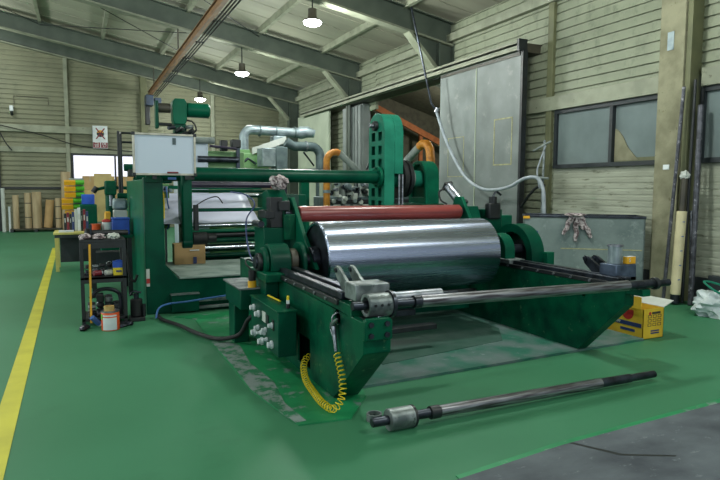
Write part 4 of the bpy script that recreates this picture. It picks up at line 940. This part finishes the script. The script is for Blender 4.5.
MB().cyl((0.59, 7.55, 0.05), (0.59, 7.55, 0.26), 0.07, 20, bev=0.01).build('jack_body', 'rubber', t)
MB().cyl((0.59, 7.55, 0.26), (0.59, 7.55, 0.33), 0.03, 14).build('jack_ram', 'dark_steel', t)
MB().cyl((0.67, 7.50, 0.05), (0.67, 7.50, 0.2), 0.022, 12).build('jack_pump', 'black', t)
MB().tube(spline([(0.52, 7.52, 0.31), (0.56, 7.5, 0.36), (0.64, 7.5, 0.34)]), 0.012, 8).build('jack_handle', 'dark_steel', t)
tag(MB().tube(spline([(0.47, 7.95, 0.9), (0.53, 7.95, 0.75), (0.55, 7.92, 0.5), (0.6, 7.9, 0.42), (0.64, 7.9, 0.5)]), 0.016, 8).build('cable', 'rubber'), 'black cable looping down beside the right leg of the tool shelf', 'cable')
# items on the middle deck
t = thing('paint_tin', 'blue and yellow square tin on the middle deck of the tool shelf', 'tin', (0.40, 7.46, 0.57))
B(0.34, 0.46, 7.45, 7.55, 0.571, 0.69).build('tin_body', 'yellow', t, bev=0.004)
B(0.338, 0.462, 7.448, 7.552, 0.66, 0.735).build('tin_top', 'blue', t, bev=0.004)
MB().cyl((0.40, 7.5, 0.735), (0.40, 7.5, 0.745), 0.03, 16).build('tin_cap', 'blue', t)
B(0.37, 0.43, 7.446, 7.45, 0.61, 0.63).build('tin_print', 'navy', t)
for i, (x, m_, lb) in enumerate(((0.17, 'darkred', 'dark red spray can lying on the middle deck of the tool shelf'), (0.29, 'paper_white', 'pale spray can lying beside the blue and yellow tin'))):
    tt = thing('spray_can', lb, 'can', (x, 7.5, 0.57))
    MB().cyl((x - 0.04, 7.48, 0.603), (x + 0.04, 7.52, 0.603), 0.032, 18, bev=0.006).build('can_body', m_, tt)
    MB().cyl((x + 0.038, 7.52, 0.603), (x + 0.052, 7.528, 0.603), 0.02, 14).build('can_cap', 'white', tt)
def wrench(mb, p, ang, L, r=0.012):
    d = Vector((math.cos(ang), math.sin(ang), 0.05)); p = Vector(p)
    mb.tube([p, p + d * L], r, 6); mb.ring(p + d * (L + 0.02) - Vector((0, 0, 0.01)), p + d * (L + 0.02) + Vector((0, 0, 0.012)), 0.028, 0.014, 12); return mb
for k in range(4):
    x = 0.03 + 0.07 * k
    tag(wrench(MB(), (x, 7.545, 0.583), 0.15, 0.03).build('wrench', 'dark_steel'), 'dark steel wrench in the heap on the middle deck of the tool shelf', 'wrench', 'wrenches heaped on the middle deck')
def machine_part(x, y, z, k, q=0.034):
    mb = MB(); h = q
    if k % 4 == 0: mb.ring((x, y, z), (x, y, z + h), q, q * 0.5, 14)
    elif k % 4 == 1: mb.cyl((x - q * 0.9, y, z + q * 0.6), (x + q * 0.9, y + 0.2 * q, z + q * 0.6), q * 0.6, 10, bev=0.004)
    elif k % 4 == 2: mb.blob((x, y, z + q), q, q, q, 0.25, k, 2, floor=z)
    else: mb.box(x - q * 0.8, x + q * 0.8, y - q * 0.5, y + q * 0.5, z, z + 1.6 * q, rz=0.4 * (k % 3 - 1))
    return mb.build('machine_part', ('dark_steel', 'pole', 'black', 'steel_cast', 'rubber')[k % 5])
k = 0
for zi in range(2):
    for yi in range(2):
        for xi in range(5):
            if (xi + yi + zi) % 4 == 3 and zi: continue
            tag(machine_part(0.075 + 0.078 * xi, 7.66 + 0.085 * yi, 0.571 + 0.072 * zi, k + zi * 2), 'greasy dark machine part in the heap at the back of the middle deck', 'machine part', 'greasy parts on the middle deck'); k += 1
k = 0
for zi in range(3):
    for yi in range(3):
        for xi in range(4):
            if zi == 2 and (xi + 2 * yi + k) % 3 == 0: k += 1; continue
            tag(machine_part(0.10 + 0.092 * xi, 7.52 + 0.1 * yi, 0.091 + 0.085 * zi, k + zi, 0.044), 'greasy dark machine part in the heap on the bottom deck of the tool shelf', 'machine part', 'greasy parts on the bottom deck'); k += 1
tag(MB().tube(spline([(0.08, 7.445, 0.32), (0.16, 7.445, 0.40), (0.26, 7.445, 0.42), (0.36, 7.445, 0.39), (0.405, 7.445, 0.32), (0.41, 7.445, 0.112)]), 0.022, 8).build('bent_bar', 'dark_steel'), 'bent grey bar lying over the heap on the bottom deck', 'bar')
t = thing('spray_can', 'blue spray can lying at the foot of the tool shelf', 'can', (0.1, 7.34, 0.0))
MB().cyl((0.09, 7.30, 0.13), (0.17, 7.33, 0.035), 0.03, 16, bev=0.005).build('can_body', 'cable_blue', t)
MB().cyl((0.165, 7.328, 0.04), (0.18, 7.335, 0.024), 0.022, 14).build('can_cap', 'white', t)
for k, (x, y) in enumerate(((0.02, 7.3), (0.0, 7.22), (0.40, 7.22), (0.43, 7.3), (0.48, 7.28))):
    tag(MB().blob((x, y, 0.022), 0.05, 0.04, 0.03, 0.4, k + 40, 2, floor=0.0).build('machine_part', 'dark_steel'), 'small greasy part lying on the floor around the feet of the tool shelf', 'machine part', 'greasy parts on the floor')
# top of shelf
for k, (x, y, m_, lb) in enumerate(((0.05, 7.55, 'rag', 'grimy rag bundle on the top left of the tool shelf'), (0.20, 7.53, 'rag', 'flat grimy rag at the front of the tool shelf top'), (0.36, 7.55, 'paper_white', 'pale glove bundle on the right of the tool shelf top'))):
    tag(MB().blob((x, y, 1.025), 0.066, 0.13, 0.038, 0.35, k + 60, 3, floor=1.001).build('rag', m_), lb, 'rag')
t = thing('air_tool', 'long black air tool lying across the back of the tool shelf top', 'tool', (0.3, 7.8, 1.0))
MB().cyl((0.12, 7.78, 1.055), (0.54, 7.88, 1.04), 0.035, 16, bev=0.008).build('tool_body', 'black', t)
MB().cyl((0.06, 7.765, 1.06), (0.12, 7.78, 1.055), 0.05, 16).build('tool_head', 'rubber', t)
MB().cyl((0.12, 7.72, 1.0), (0.12, 7.72, 1.16), 0.012, 10).build('tool_handle', 'dark_steel', t)
# desk with books
t = thing('desk', 'desk with pale yellow edged top left of the tool shelf', 'desk', (0.0, 12.9, 0))
B(-0.45, 0.55, 12.5, 13.3, 0.70, 0.74).build('desk_top', 'deskyellow', t, bev=0.005)
B(-0.43, 0.53, 12.52, 13.28, 0.64, 0.70).build('desk_apron', 'plinth', t)
for x, y in ((-0.43, 12.52), (0.47, 12.52), (-0.43, 13.22), (0.47, 13.22)): B(x, x + 0.06, y, y + 0.06, 0, 0.64).build('leg', 'deskyellow', t)
B(-0.36, 0.46, 13.2, 13.22, 0.1, 0.64).build('back_panel', 'plinth', t)
tag(B(-0.36, -0.1, 12.56, 12.86, 0.741, 0.765).build('paper_stack', 'white'), 'white paper stack at the left end of the yellow desk top', 'paper')
books = [('black', 0.05, 0.34), ('darkred', 0.05, 0.36), ('black', 0.04, 0.33), ('navy', 0.05, 0.37), ('paper_white', 0.05, 0.42), ('white', 0.06, 0.45), ('black', 0.04, 0.4), ('darkred', 0.05, 0.42), ('navy', 0.05, 0.38)]
blab = ['black binder at the left end of the row on the yellow desk', 'dark red binder between two black binders on the yellow desk', 'black binder right of the left dark red binder on the desk', 'navy binder left of the white binders on the desk', 'pale grey binder beside the navy binder on the desk', 'tall white binder in the middle of the desk row', 'black binder between the white and the right red binder', 'dark red binder at the right side of the desk row', 'navy binder at the right end of the desk row']
x = -0.27
for (m_, w_, h), lb in zip(books, blab):
    bk = thing('binder', lb, 'binder', (x + w_ / 2, 12.95, 0.741), 'binders standing on the desk')
    MB().box(x, x + w_ - 0.006, 12.85, 13.1, 0.741, 0.741 + h).build('binder_cover', m_, bk, bev=0.004)
    B(x + 0.012, x + w_ - 0.018, 12.846, 12.85, 0.741 + h * 0.5, 0.741 + h * 0.75).build('spine_label', 'paper_white', bk)
    x += w_
# yellow and green stacked bins
for k in range(6):
    z = 0.96 + 0.135 * k
    tt = thing('parts_bin', ['lowest', 'second', 'third', 'fourth', 'fifth', 'topmost'][k] + ' of the stacked yellow and lime parts bins behind the desk', 'bin', (-0.05, 15.0, z), 'stacked parts bins')
    dx = -0.06 if k in (1, 2) else 0.0
    mb = MB(); mb.prism([(14.78, z + 0.07), (14.82, z + 0.02), (15.1, z + 0.02), (15.1, z + 0.12), (14.9, z + 0.12)], 'X', -0.05 + dx, 0.13)
    mb.build('bin_body', 'lime', tt, bev=0.004)
    MB().prism([(14.76, z + 0.09), (14.8, z + 0.0), (14.92, z + 0.02), (14.9, z + 0.12)], 'X', -0.28 + dx, -0.05 + dx).build('bin_front', 'yellow_deep', tt, bev=0.004)
t = thing('bin_rack', 'narrow grey rack post holding the stacked yellow and lime bins', 'rack', (0.0, 15.15, 0))
B(-0.18, 0.12, 15.11, 15.15, 0.0, 1.8).build('rack_panel', 'grey_pipe', t)
B(-0.22, 0.16, 15.0, 15.3, 0.0, 0.04).build('rack_foot', 'grey_pipe', t)
t = thing('green_cabinet', 'dark green cabinet behind the binders, with a blue crate on top', 'cabinet', (0.2, 14.7, 0))
B(0.02, 0.36, 14.2, 14.7, 0.0, 1.22).build('cabinet_body', 'green_mid', t, bev=0.008)
B(0.03, 0.35, 14.19, 14.2, 0.7, 1.2).build('cabinet_door', 'green', t, bev=0.004)
tag(B(0.06, 0.32, 14.3, 14.6, 1.222, 1.44).build('crate', 'blue', bev=0.01), 'blue crate on top of the dark green cabinet', 'crate')
tag(B(0.36, 0.76, 16.0, 16.03, 0.75, 1.93).build('plywood_board', 'plywood', bev=0.003), 'upright tan plywood board below the bright back window', 'board')
tag(B(0.34, 0.75, 16.05, 16.5, 0.0, 0.75).build('board_stand', 'grey_pipe', bev=0.01), 'grey plinth carrying the tan plywood board', 'plinth')
# cartons under the back window
for k, (x, z, w_) in enumerate(((0.2, 0.0, 0.55), (0.8, 0.0, 0.6), (1.45, 0.0, 0.6), (0.2, 0.5, 0.55), (0.8, 0.5, 0.55), (1.4, 0.5, 0.6), (0.15, 1.0, 0.6), (0.78, 1.0, 0.6), (1.42, 1.0, 0.6), (0.15, 1.5, 0.5), (0.7, 1.5, 0.5), (1.3, 1.5, 0.6))):
    tt = thing('carton', 'tan carton in the ' + ['bottom', 'second', 'third', 'top'][k // 3] + ' row under the back window, ' + ['left', 'middle', 'right'][k % 3] + ' one', 'carton', (x + w_ / 2, 23.6, z), 'tan cartons under the back window')
    B(x, x + w_, 23.3, 23.9, z, z + 0.49).build('carton_body', 'cardboard' if k % 2 else 'wood', tt, bev=0.005)
    B(x + w_ / 2 - 0.03, x + w_ / 2 + 0.03, 23.296, 23.3, z + 0.3, z + 0.49).build('carton_tape', 'kraft', tt)
# bits around the desk / between desk and machine
t = thing('blue_toolbox', 'open blue plastic box between the tool shelf and the green line', 'box', (0.62, 9.7, 0.9))
mb = MB(); mb.prism([(9.55, 0.96), (9.85, 0.96), (9.88, 1.14), (9.52, 1.14)], 'X', 0.45, 0.465); mb.prism([(9.55, 0.96), (9.85, 0.96), (9.88, 1.14), (9.52, 1.14)], 'X', 0.665, 0.68)
mb.box(0.45, 0.68, 9.52, 9.54, 0.94, 1.12); mb.box(0.45, 0.68, 9.86, 9.88, 0.94, 1.12); mb.box(0.45, 0.68, 9.53, 9.87, 0.90, 0.95)
mb.build('box_shell', 'blue', t, bev=0.004)
B(0.44, 0.69, 9.51, 9.89, 1.12, 1.14).build('box_rim', 'blue', t, bev=0.004)
t = thing('work_table', 'low green steel table behind the tool shelf holding the blue box', 'table', (0.5, 9.8, 0))
B(0.12, 0.71, 9.3, 10.3, 0.86, 0.90).build('table_top', 'green', t, bev=0.005)
for x, y in ((0.14, 9.32), (0.63, 9.32), (0.14, 10.22), (0.63, 10.22)): B(x, x + 0.06, y, y + 0.06, 0, 0.86).build('leg', 'black', t)
B(0.21, 0.62, 9.9, 10.2, 0.2, 0.6).build('lower_panel', 'plinth', t)
tag(MB().cyl((0.22, 9.55, 0.90), (0.22, 9.55, 1.06), 0.06, 18, r2=0.075).build('bucket', 'orange'), 'small orange bucket on the green table left of the blue box', 'bucket')
tag(MB().cyl((0.37, 9.6, 0.90), (0.37, 9.6, 1.08), 0.06, 18, r2=0.07).build('cup', 'white'), 'white plastic cup beside the orange bucket', 'cup')
tag(MB().blob((0.37, 9.6, 1.10), 0.07, 0.07, 0.03, 0.3, 9, 2, floor=1.081).build('cap', 'red'), 'red cap lying on the white cup left of the blue box', 'cap')
B_ = B(0.36, 0.45, 10.05, 10.2, 0.9, 1.22).build('oil_bottle', 'yellow_deep', bev=0.02); tag(B_, 'deep yellow bottle behind the blue box', 'bottle')
t = thing('water_tank', 'pale grey plastic tank on the clutter left of the green upright', 'tank', (0.6, 10.1, 0.9))
B(0.48, 0.70, 10.05, 10.28, 1.24, 1.42).build('tank_body', 'galv', t, bev=0.04)
B(0.49, 0.69, 10.06, 10.26, 0.9, 1.24).build('tank_crate', 'paper_white', t, bev=0.01)
# drilling machine behind
t = thing('drill_press', 'dark green drill press standing left of the green upright', 'drill press', (0.62, 12.2, 0))
B(0.35, 0.75, 11.95, 12.5, 0, 0.9).build('press_base', 'green', t, bev=0.02)
MB().cyl((0.55, 12.3, 0.9), (0.55, 12.3, 1.7), 0.09, 20).build('press_column', 'green', t)
B(0.45, 0.65, 12.0, 12.4, 1.45, 1.72).build('press_head', 'green_worn', t, bev=0.03)
MB().tube([(0.28, 12.15, 1.55), (0.5, 12.15, 1.6), (0.95, 12.15, 1.58)], 0.03, 10).build('press_arm', 'green', t)
MB().cyl((0.55, 12.1, 1.25), (0.55, 12.1, 1.45), 0.03, 12).build('press_spindle', 'steel', t)
MB().cyl((0.25, 12.15, 1.5), (0.32, 12.15, 1.6), 0.05, 12).build('press_knob', 'black', t)
# vertical valve column with rods left of whiteboard
t = thing('roll_lifter', 'dark green upright with horizontal arms beside the whiteboard', 'lifting column', (0.95, 11.0, 0))
B(0.88, 1.02, 10.92, 11.08, 0.0, 1.95).build('lifter_post', 'green', t, bev=0.01)
for z, x0, x1 in ((1.92, 0.72, 1.3), (1.72, 0.86, 1.5), (1.45, 0.6, 1.3)):
    MB().cyl((x0, 10.95, z), (x1, 10.95, z), 0.05, 16, bev=0.006).build('lifter_arm', 'green', t)
B(0.78, 1.12, 10.85, 11.1, 1.78, 1.9).build('lifter_head', 'black', t, bev=0.01)
MB().tube([(0.74, 10.8, 1.2), (1.12, 10.8, 1.62)], 0.03, 10).build('lifter_brace', 'green_mid', t)
# guard railing
t = thing('guard_railing', 'black pipe railing rising behind the left edge of the whiteboard', 'railing', (0.9, 11.2, 0))
for x in (0.68, 0.74, ): MB().tube([(x, 11.55 + (x - 0.68) * 6, 0.0), (x, 11.55 + (x - 0.68) * 6, 2.6)], 0.022, 8).build('railing_post', 'black', t)
for z in (2.55, 2.38): MB().tube([(0.74, 11.91, z + 0.05), (1.5, 11.91, z + 0.05)], 0.02, 8).build('railing_bar', 'black', t)
MB().tube([(1.5, 11.91, 0), (1.5, 11.91, 2.6)], 0.02, 8).build('railing_post', 'black', t)
MB().tube([(0.68, 11.55, 2.55), (0.74, 11.91, 2.6)], 0.02, 8).build('railing_bar', 'black', t)
MB().tube([(0.76, 11.6, 1.96), (1.4, 11.6, 1.96)], 0.06, 14).build('railing_tube', 'green', t)

# paper rolls at the back wall
PR = [(-2.40, 0.075, 1.55, 'paper_white', 'tall pale roll at the left edge of the picture by the back wall'),
      (-2.22, 0.05, 0.9, 'white', 'short thin white roll beside the tall pale roll'),
      (-2.02, 0.11, 1.18, 'kraft', 'brown kraft roll right of the thin white roll'),
      (-1.64, 0.12, 1.26, 'kraft', 'kraft roll with dark tape bands, left of the widest kraft roll'),
      (-1.36, 0.16, 1.30, 'kraft', 'widest kraft roll standing in the middle of the back row'),
      (-0.98, 0.15, 1.0, 'cardboard', 'leaning light brown roll right of the widest kraft roll'),
      (-0.68, 0.11, 1.07, 'kraft', 'kraft roll with dark bands left of the tall beige roll'),
      (-0.40, 0.17, 2.15, 'kraft', 'tallest beige roll standing under the left edge of the back window')]
for k, (x, r, h, m_, lb) in enumerate(PR):
    z = (0.135 if k == 5 else 0.122) if 2 <= k <= 6 else 0.0
    tt = thing('paper_roll', lb, 'paper roll', (x, 24.3, z), 'paper rolls along the back wall')
    r -= 0.012
    lean = 0.05 if k == 5 else 0.0
    MB().rev([(0, 0.04), (0, r), (h, r), (h, 0.04), (h - 0.03, 0.04)], (x - lean, 24.3, z), (lean * 2, 0, h), 24).build('roll_body', m_, tt)
    MB().cyl((x, 24.3, z), (x, 24.3, z + h - 0.04), 0.038, 12).build('roll_core', 'cardboard', tt)
    if k in (3, 6):
        for q in (0.3, 0.7): MB().ring((x, 24.3, z + h * q), (x, 24.3, z + h * q + 0.03), r + 0.003, r - 0.01, 24).build('tape_band', 'dark_brown', tt)
t = thing('pallet', 'dark pallet carrying the brown paper rolls', 'pallet', (-1.4, 24.3, 0))
B(-2.2, -0.60, 24.0, 24.75, 0.09, 0.12).build('pallet_deck', 'dark_brown', t)
for x in (-2.15, -1.4, -0.65): B(x - 0.05, x + 0.05, 24.0, 24.75, 0, 0.09).build('pallet_runner', 'plinth', t)

# sign
t = thing('warning_sign', 'white sign with crossed red bars on the back wall', 'sign', (0.82, 24.9, 3.05))
B(0.56, 1.08, 24.70, 24.72, 3.06, 3.9).build('sign_board', 'white', t)
for s_ in (1, -1):
    MB().prism([(0.66, 3.42 if s_ > 0 else 3.80), (0.70, 3.40 if s_ > 0 else 3.82), (1.0, 3.80 if s_ > 0 else 3.42), (0.96, 3.82 if s_ > 0 else 3.40)], 'Y', 24.688, 24.694).build('crossed_bar', 'darkred', t)
MB().cyl((0.83, 24.70, 3.61), (0.83, 24.695, 3.61), 0.13, 24).build('round_mark', 'black', t)
MB().prism(circ(0.83, 3.63, 0.11, 16, 0.1, PI - 0.1, True), 'Y', 24.690, 24.696).build('yellow_mark', 'yellow_deep', t)
B(0.57, 0.81, 24.69, 24.70, 3.08, 3.28).build('red_panel', 'darkred', t)
B(0.84, 1.07, 24.69, 24.70, 3.08, 3.28).build('red_panel', 'darkred', t)
MB().text('금', 0.19, (0.69, 24.689, 3.18), '-Y', 0.001).build('sign_print', 'white', t)
MB().text('연', 0.19, (0.955, 24.689, 3.18), '-Y', 0.001).build('sign_print', 'white', t)
for s_, x in ((1, 0.6), (1, 1.04)): B(x - 0.02, x + 0.02, 24.72, 24.97, 3.7, 3.74).build('sign_bracket', 'steel_cast', t)
t = thing('security_camera', 'small white camera on the back wall at the upper left', 'camera', (-2.05, 24.9, 4.2))
B(-2.12, -2.0, 24.8, 24.97, 4.3, 4.5).build('camera_body', 'white', t, bev=0.02)
MB().cyl((-2.05, 24.78, 4.28), (-2.05, 24.86, 4.16), 0.045, 14).build('camera_lens', 'black', t)

# ================================================================== BACKGROUND MACHINERY AND DUCTS
t = thing('coating_hood', 'pale green hopper hood rising behind the long green tube', 'hood', (3.4, 13.5, 0))
B(2.95, 3.5, 13.2, 14.2, 0.0, 2.30).build('hood_base', 'grey_pipe', t, bev=0.02)
MB().prism([(2.9, 2.0), (3.9, 2.0), (3.9, 2.15), (3.6, 2.36), (3.1, 2.36), (2.9, 2.30)], 'Y', 13.05, 13.8).build('hood_body', 'green_light', t, bev=0.01)
B(3.28, 3.52, 13.2, 13.4, 2.3, 2.448).build('hood_neck', 'green_light', t, bev=0.01)
MB().prism([(3.52, 2.34), (4.3, 2.62), (4.3, 2.76), (3.52, 2.48)], 'Y', 13.02, 13.08).build('hood_baffle', 'paper_white', t)
MB().tube([(3.1, 12.95, 2.0), (3.4, 12.95, 2.24), (3.58, 12.95, 2.12)], 0.03, 8).build('hood_strut', 'dark_steel', t)
t = thing('white_machine', 'white machine cabinet with rollers right of the whiteboard', 'machine', (2.6, 11.6, 0))
B(1.7, 2.2, 11.2, 12.2, 0.0, 2.52).build('machine_body', 'whiteboard', t, bev=0.04)
MB().cyl((1.9, 11.15, 2.46), (2.3, 11.15, 2.46), 0.06, 16).build('machine_roller', 'grey_pipe', t)
B(2.2, 2.9, 11.3, 12.0, 0.0, 2.28).build('machine_side', 'green_light', t, bev=0.02)
MB().cyl((2.0, 11.2, 2.12), (2.75, 11.2, 2.12), 0.06, 16).build('machine_roller', 'dark_steel', t)
B(2.72, 2.78, 11.18, 11.25, 1.7, 2.4).build('machine_post', 'hoist_blue', t)
B(2.42, 2.55, 11.15, 11.3, 2.28, 2.48).build('machine_motor', 'black', t, bev=0.02)
B(2.62, 2.8, 11.15, 11.3, 2.34, 2.5).build('machine_motor', 'black', t, bev=0.02)
MB().tube([(2.2, 11.1, 2.36), (2.7, 11.1, 2.32)], 0.025, 8).build('machine_bar', 'purple_roll', t)
def elbow(c0, r, a0, a1, n=8): return [(c0[0] + r * math.cos(a0 + (a1 - a0) * k / n), c0[1], c0[2] + r * math.sin(a0 + (a1 - a0) * k / n)) for k in range(n + 1)]
t = thing('exhaust_duct', 'galvanised exhaust duct with elbow crossing above the green hood', 'duct', (4.3, 13.3, 2.4))
MB().tube([(3.40, 13.3, 2.45), (3.40, 13.3, 2.72)] + elbow((3.58, 13.3, 2.72), 0.18, PI, PI / 2) + [(4.15, 13.3, 2.89)], 0.105, 16).build('duct_elbow', 'galv', t)
MB().tube([(4.1, 13.3, 2.89), (4.7, 13.3, 2.87)], 0.11, 16).build('duct_run', 'galv', t)
MB().tube([(4.62, 13.3, 2.87), (4.75, 13.3, 2.88), (4.9, 13.25, 2.90), (5.06, 13.2, 2.86)], [0.10, 0.15, 0.13, 0.09], 16).build('duct_hose', 'galv', t)
for x in (3.75, 4.12, 4.58): MB().ring((x, 13.3, 2.885), (x + 0.03, 13.3, 2.884), 0.13, 0.10, 20).build('duct_flange', 'galv_dark', t)
B(4.05, 4.35, 13.15, 13.45, 2.54, 2.78).build('duct_branch', 'galv', t, bev=0.02)
t = thing('fan_housing', 'boxy grey fan housing under the galvanised duct', 'fan', (4.0, 12.8, 0))
B(3.6, 3.92, 12.6, 12.9, 2.06, 2.46, rz=0.15).build('fan_inlet', 'galv', t, bev=0.015)
B(3.93, 4.2, 12.6, 13.0, 2.0, 2.5).build('fan_body', 'galv_dark', t, bev=0.02)
B(3.95, 4.2, 12.65, 12.95, 0.0, 2.0).build('fan_stand', 'dark_steel', t, bev=0.01)
t = thing('square_duct', 'dull grey duct bending down to the right of the fan housing', 'duct', (5.0, 12.8, 0))
MB().tube([(4.22, 12.8, 2.62), (4.30, 12.8, 2.58), (4.4, 12.8, 2.53), (4.8, 12.8, 2.53)] + elbow((4.82, 12.8, 2.31), 0.22, PI / 2, 0) + [(5.04, 12.8, 2.1), (5.04, 12.8, 0.0)], 0.105, 16).build('duct_run', 'galv_dark', t)
MB().ring((4.68, 12.8, 2.53), (4.71, 12.8, 2.53), 0.125, 0.10, 20).build('duct_flange', 'steel', t)
MB().tube([(4.6, 12.7, 2.4), (4.85, 12.7, 2.1)], 0.02, 8).build('duct_stay', 'dark_steel', t)
t = thing('orange_pipe', 'orange and grey pipe bending over behind the long green tube', 'pipe', (4.53, 11.15, 0))
MB().tube([(4.53, 11.15, 0.0), (4.53, 11.15, 2.12)] + elbow((4.72, 11.15, 2.13), 0.19, PI, PI * 0.36), 0.068, 16).build('pipe_bend', 'orange_pipe', t)
MB().tube([(4.79, 11.15, 2.31), (5.15, 11.15, 2.02), (5.4, 11.15, 1.8)], 0.065, 16).build('pipe_run', 'grey_pipe', t)
MB().ring((4.53, 11.15, 1.92), (4.53, 11.15, 1.96), 0.08, 0.06, 18).build('pipe_clamp', 'dark_brown', t)
MB().ring((4.53, 11.15, 1.50), (4.53, 11.15, 1.56), 0.08, 0.06, 18).build('pipe_clamp', 'galv', t)
t = thing('orange_pipe', 'orange elbow on grey pipe in the dark door opening', 'pipe', (8.6, 13.8, 0))
MB().tube([(8.6, 15.4, 2.2), (8.6, 14.6, 2.62), (8.6, 14.3, 2.76)], 0.11, 16).build('pipe_run', 'grey_pipe', t)
MB().tube([(8.6, 14.32, 2.76), (8.6, 14.15, 2.82), (8.6, 13.95, 2.8), (8.6, 13.8, 2.66), (8.6, 13.75, 2.4), (8.6, 13.75, 0.0)], 0.12, 16).build('pipe_bend', 'orange_pipe', t)
MB().ring((8.6, 13.75, 2.2), (8.6, 13.75, 2.26), 0.16, 0.1, 18).build('pipe_flange', 'dark_brown', t)
# valve and gauge skid behind the red roll
t = thing('valve_skid', 'grey valve and pipe skid seen between green tube and red roll', 'valve skid', (5.6, 11.6, 0))
B(4.6, 6.6, 11.4, 12.1, 0.0, 1.42).build('skid_base', 'galv_dark', t, bev=0.02)
B(4.55, 6.65, 11.35, 11.4, 1.28, 1.36).build('skid_rail', 'black', t)
for k in range(12):
    x = 4.75 + 0.15 * k; h = 0.10 + 0.10 * ((k * 7) % 4)
    v_ = MB().cyl((x, 11.5, 1.42), (x, 11.5, 1.42 + h), 0.045, 14).build('valve_body', ('galv', 'paper_white', 'grey_pipe', 'dark_steel')[k % 4], t)
    MB().cyl((x, 11.44, 1.44 + h * 0.6), (x, 11.5, 1.44 + h * 0.6), 0.055, 14).build('valve_wheel', ('dark_steel', 'galv')[k % 2], v_)
for k in range(8):
    x = 4.8 + 0.2 * k
    MB().tube(spline([(x, 11.7, 1.42), (x + 0.05, 11.7, 1.75 + 0.08 * (k % 3)), (x + 0.22, 11.7, 1.86 - 0.1 * (k % 2)), (x + 0.28, 11.7, 1.42)], 6), 0.03, 8).build('skid_pipe', ('grey_pipe', 'paper_white', 'dark_steel')[k % 3], t)
for k in range(6):
    x = 4.78 + 0.22 * k; B(x, x + 0.15, 11.36, 11.42, 1.10, 1.26).build('gauge_panel', ('paper_white', 'galv', 'grey_pipe')[k % 3], t, bev=0.01)
rs = random.Random(3)
for k in range(46):
    x = rs.uniform(4.72, 6.4); z = rs.uniform(1.30, 1.72); a = rs.uniform(0.02, 0.06)
    m_ = rs.choice(('galv', 'paper_white', 'grey_pipe', 'dark_steel', 'black', 'steel', 'paper_white'))
    if k % 2: MB().cyl((x, 11.3, z), (x, 11.42 + a, z), a, 12, bev=0.004).build('skid_gauge', m_, t)
    else: B(x - a, x + a, 11.3, 11.45, z - a * 0.8, z + a * 0.8).build('skid_fitting', m_, t, bev=0.006)
B(4.7, 5.5, 11.8, 12.0, 1.42, 1.92).build('skid_panel', 'doorleaf2', t, bev=0.01)
for k in range(5):
    a = 5.7 + 0.13 * k; MB().tube(spline([(a, 11.6, 1.5), (a + 0.06, 11.6, 2.0), (a + 0.02, 11.6, 2.15 + 0.05 * (k % 2)), (a - 0.06, 11.6, 2.0)], 6), 0.022, 8).build('skid_pipe', 'black', t)
t = thing('annex_lamp', 'small lime green lamp hanging in the dark door opening', 'lamp', (8.3, 12.2, 3.9))
MB().cyl((8.3, 12.2, 4.35), (8.3, 12.2, 4.0), 0.01, 8).build('lamp_cord', 'black', t)
MB().blob((8.3, 12.2, 3.96), 0.1, 0.1, 0.06, 0.1, 1).build('lamp_cover', 'lime', t)
